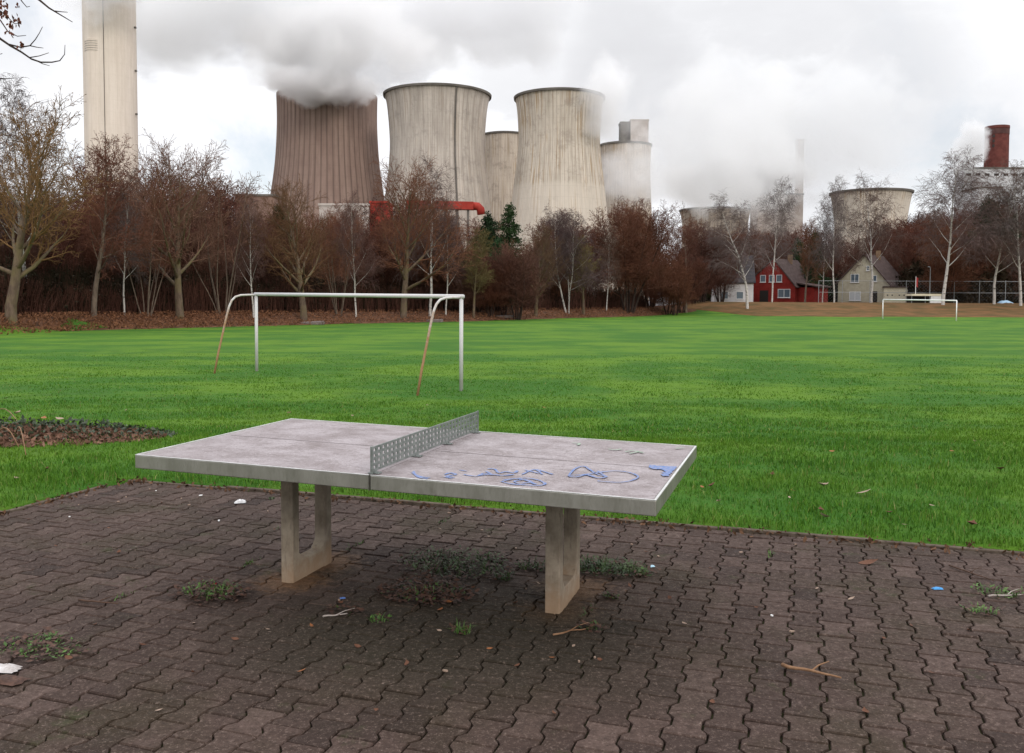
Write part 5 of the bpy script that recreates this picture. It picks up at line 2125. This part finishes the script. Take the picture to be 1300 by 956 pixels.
lm.build('dead_leaves', mottled('curled_leaf', (.07, .022, .015), (.15, .055, .03), 14, .8, .2), e)

# ------------------------------------------------------------------ light: overcast sky with bright overhead cloud, soft low sun
w = bpy.data.worlds.new('World')
sc.world = w
w.use_nodes = True
nt = w.node_tree
nt.nodes.clear()
lk = nt.links.new


def N(ty, **kw):
    nd = nt.nodes.new(ty)
    for k, v in kw.items():
        setattr(nd, k, v)
    return nd


def mth(op, a, b=0.0):
    nd = N('ShaderNodeMath', operation=op)
    for k, v in enumerate((a, b)):
        if hasattr(v, 'is_linked'):
            lk(v, nd.inputs[k])
        else:
            nd.inputs[k].default_value = v
    return nd.outputs[0]


def mr(v, a, b, c, d):
    nd = N('ShaderNodeMapRange', interpolation_type='SMOOTHSTEP')
    lk(v, nd.inputs[0])
    for k, x in zip((1, 2, 3, 4), (a, b, c, d)):
        nd.inputs[k].default_value = x
    return nd.outputs[0]


def mx(f, a, b):
    nd = N('ShaderNodeMix', data_type='RGBA')
    for k, v in ((0, f), (6, a), (7, b)):
        if hasattr(v, 'is_linked'):
            lk(v, nd.inputs[k])
        elif isinstance(v, tuple):
            nd.inputs[k].default_value = (*v, 1)
        else:
            nd.inputs[k].default_value = v
    return nd.outputs[2]


SUN_EL, SUN_AZ = math.radians(27), math.atan2(.42, -.88)
sky = N('ShaderNodeTexSky', sky_type='NISHITA')
sky.sun_disc = False
sky.sun_elevation = SUN_EL
sky.sun_rotation = SUN_AZ
tc = N('ShaderNodeTexCoord')
sp = N('ShaderNodeSeparateXYZ')
lk(tc.outputs['Generated'], sp.inputs[0])
X, Y, Z = sp.outputs
n1 = N('ShaderNodeTexNoise'); n1.inputs['Scale'].default_value = 3.2; n1.inputs['Detail'].default_value = 7; n1.inputs['Roughness'].default_value = .6; n1.inputs['Distortion'].default_value = .3
lk(tc.outputs['Generated'], n1.inputs['Vector'])
mp = N('ShaderNodeMapping'); mp.inputs['Scale'].default_value = (1, 1, 2.2)
lk(tc.outputs['Generated'], mp.inputs['Vector'])
n2 = N('ShaderNodeTexNoise'); n2.inputs['Scale'].default_value = 9; n2.inputs['Detail'].default_value = 6; n2.inputs['Roughness'].default_value = .62
lk(mp.outputs[0], n2.inputs['Vector'])
nx = mth('MULTIPLY', mth('SUBTRACT', n1.outputs['Fac'], .5), .22)
nz = mth('MULTIPLY', mth('SUBTRACT', n2.outputs['Fac'], .5), .16)
U = mth('ADD', mth('DIVIDE', X, mth('MAXIMUM', Y, .05)), nx)
V_ = mth('ADD', mth('DIVIDE', Z, mth('MAXIMUM', Y, .05)), nz)


def bank(px, py, hw, hh, amt):
    cu, cv_ = (px - 650) / F, (379 - py) / F
    a = mth('DIVIDE', mth('SUBTRACT', U, cu), hw / F)
    b = mth('DIVIDE', mth('SUBTRACT', V_, cv_), hh / F)
    r = mth('SQRT', mth('ADD', mth('MULTIPLY', a, a), mth('MULTIPLY', b, b)))
    return mr(r, .45, 1.15, amt, 0)


gmask = None
for b in [(330, 10, 260, 95, .95), (240, 45, 130, 60, .6), (560, 10, 230, 60, .7), (440, 90, 110, 40, .9), (800, 110, 150, 150, .62), (960, 190, 190, 150, .62), (1130, 130, 150, 150, .5), (1250, 160, 90, 90, .3), (640, 110, 90, 60, .35), (1000, 20, 260, 60, .45), (20, 60, 110, 60, .22)]:
    q = bank(*b)
    gmask = q if gmask is None else mth('MAXIMUM', gmask, q)
front = mr(Y, .0, .3, 0, 1)
gmask = mth('MULTIPLY', gmask, front)
gmask = mth('ADD', gmask, mth('MULTIPLY', mth('SUBTRACT', n2.outputs['Fac'], .5), .35))
gmask = mth('MINIMUM', mth('MAXIMUM', gmask, 0), 1)
cloud = mx(gmask, (10.6, 10.7, 11.0), (6.6, 6.6, 6.85))
up = mr(Z, .36, .85, 1.0, 2.2)
sc_ = N('ShaderNodeVectorMath', operation='SCALE')
lk(cloud, sc_.inputs[0])
lk(up, sc_.inputs['Scale'])
gap = mth('MULTIPLY', mr(n1.outputs['Fac'], .54, .70, 0, .45), mr(gmask, .1, .5, 1, .2))
col = mx(gap, sc_.outputs[0], sky.outputs[0])
bg = N('ShaderNodeBackground')
bg.inputs['Strength'].default_value = .1
lk(col, bg.inputs['Color'])
wo = N('ShaderNodeOutputWorld')
lk(bg.outputs[0], wo.inputs['Surface'])
w.cycles.sampling_method = 'MANUAL'
w.cycles.sample_map_resolution = 512

sd = bpy.data.lights.new('sun', 'SUN')
sd.energy = 1.2
sd.angle = math.radians(14)
sd.color = (1.0, .91, .80)
so = bpy.data.objects.new('sun', sd)
COL.objects.link(so)
sv = Vector((math.sin(SUN_AZ) * math.cos(SUN_EL), math.cos(SUN_AZ) * math.cos(SUN_EL), math.sin(SUN_EL)))
so.rotation_euler = (-sv).to_track_quat('-Z', 'Y').to_euler()

# ------------------------------------------------------------------ camera
cd = bpy.data.cameras.new('camera')
cd.sensor_width = 36
cd.lens = 36 * F / 1300
cd.shift_y = -(478 - CY) / 1300
cd.clip_start = .05
cd.clip_end = 9000
co = bpy.data.objects.new('camera', cd)
COL.objects.link(co)
co.matrix_world = Matrix.Translation((0, 0, EYE)) @ Matrix.Rotation(PI / 2 - PITCH, 4, 'X') @ Matrix.Rotation(ROLL, 4, 'Z')
sc.camera = co

sc.view_settings.view_transform = 'Standard'
sc.view_settings.look = 'None'
sc.view_settings.exposure = 0.0
sc.view_settings.gamma = 1
cy = sc.cycles
cy.use_denoising = True
cy.denoising_prefilter = 'ACCURATE'
cy.max_bounces = 10
cy.diffuse_bounces = 3
cy.glossy_bounces = 2
cy.transmission_bounces = 2
cy.volume_bounces = 3
cy.transparent_max_bounces = 8
cy.use_adaptive_sampling = False
cy.adaptive_threshold = .015
cy.volume_step_rate = 1.6
cy.volume_max_steps = 64
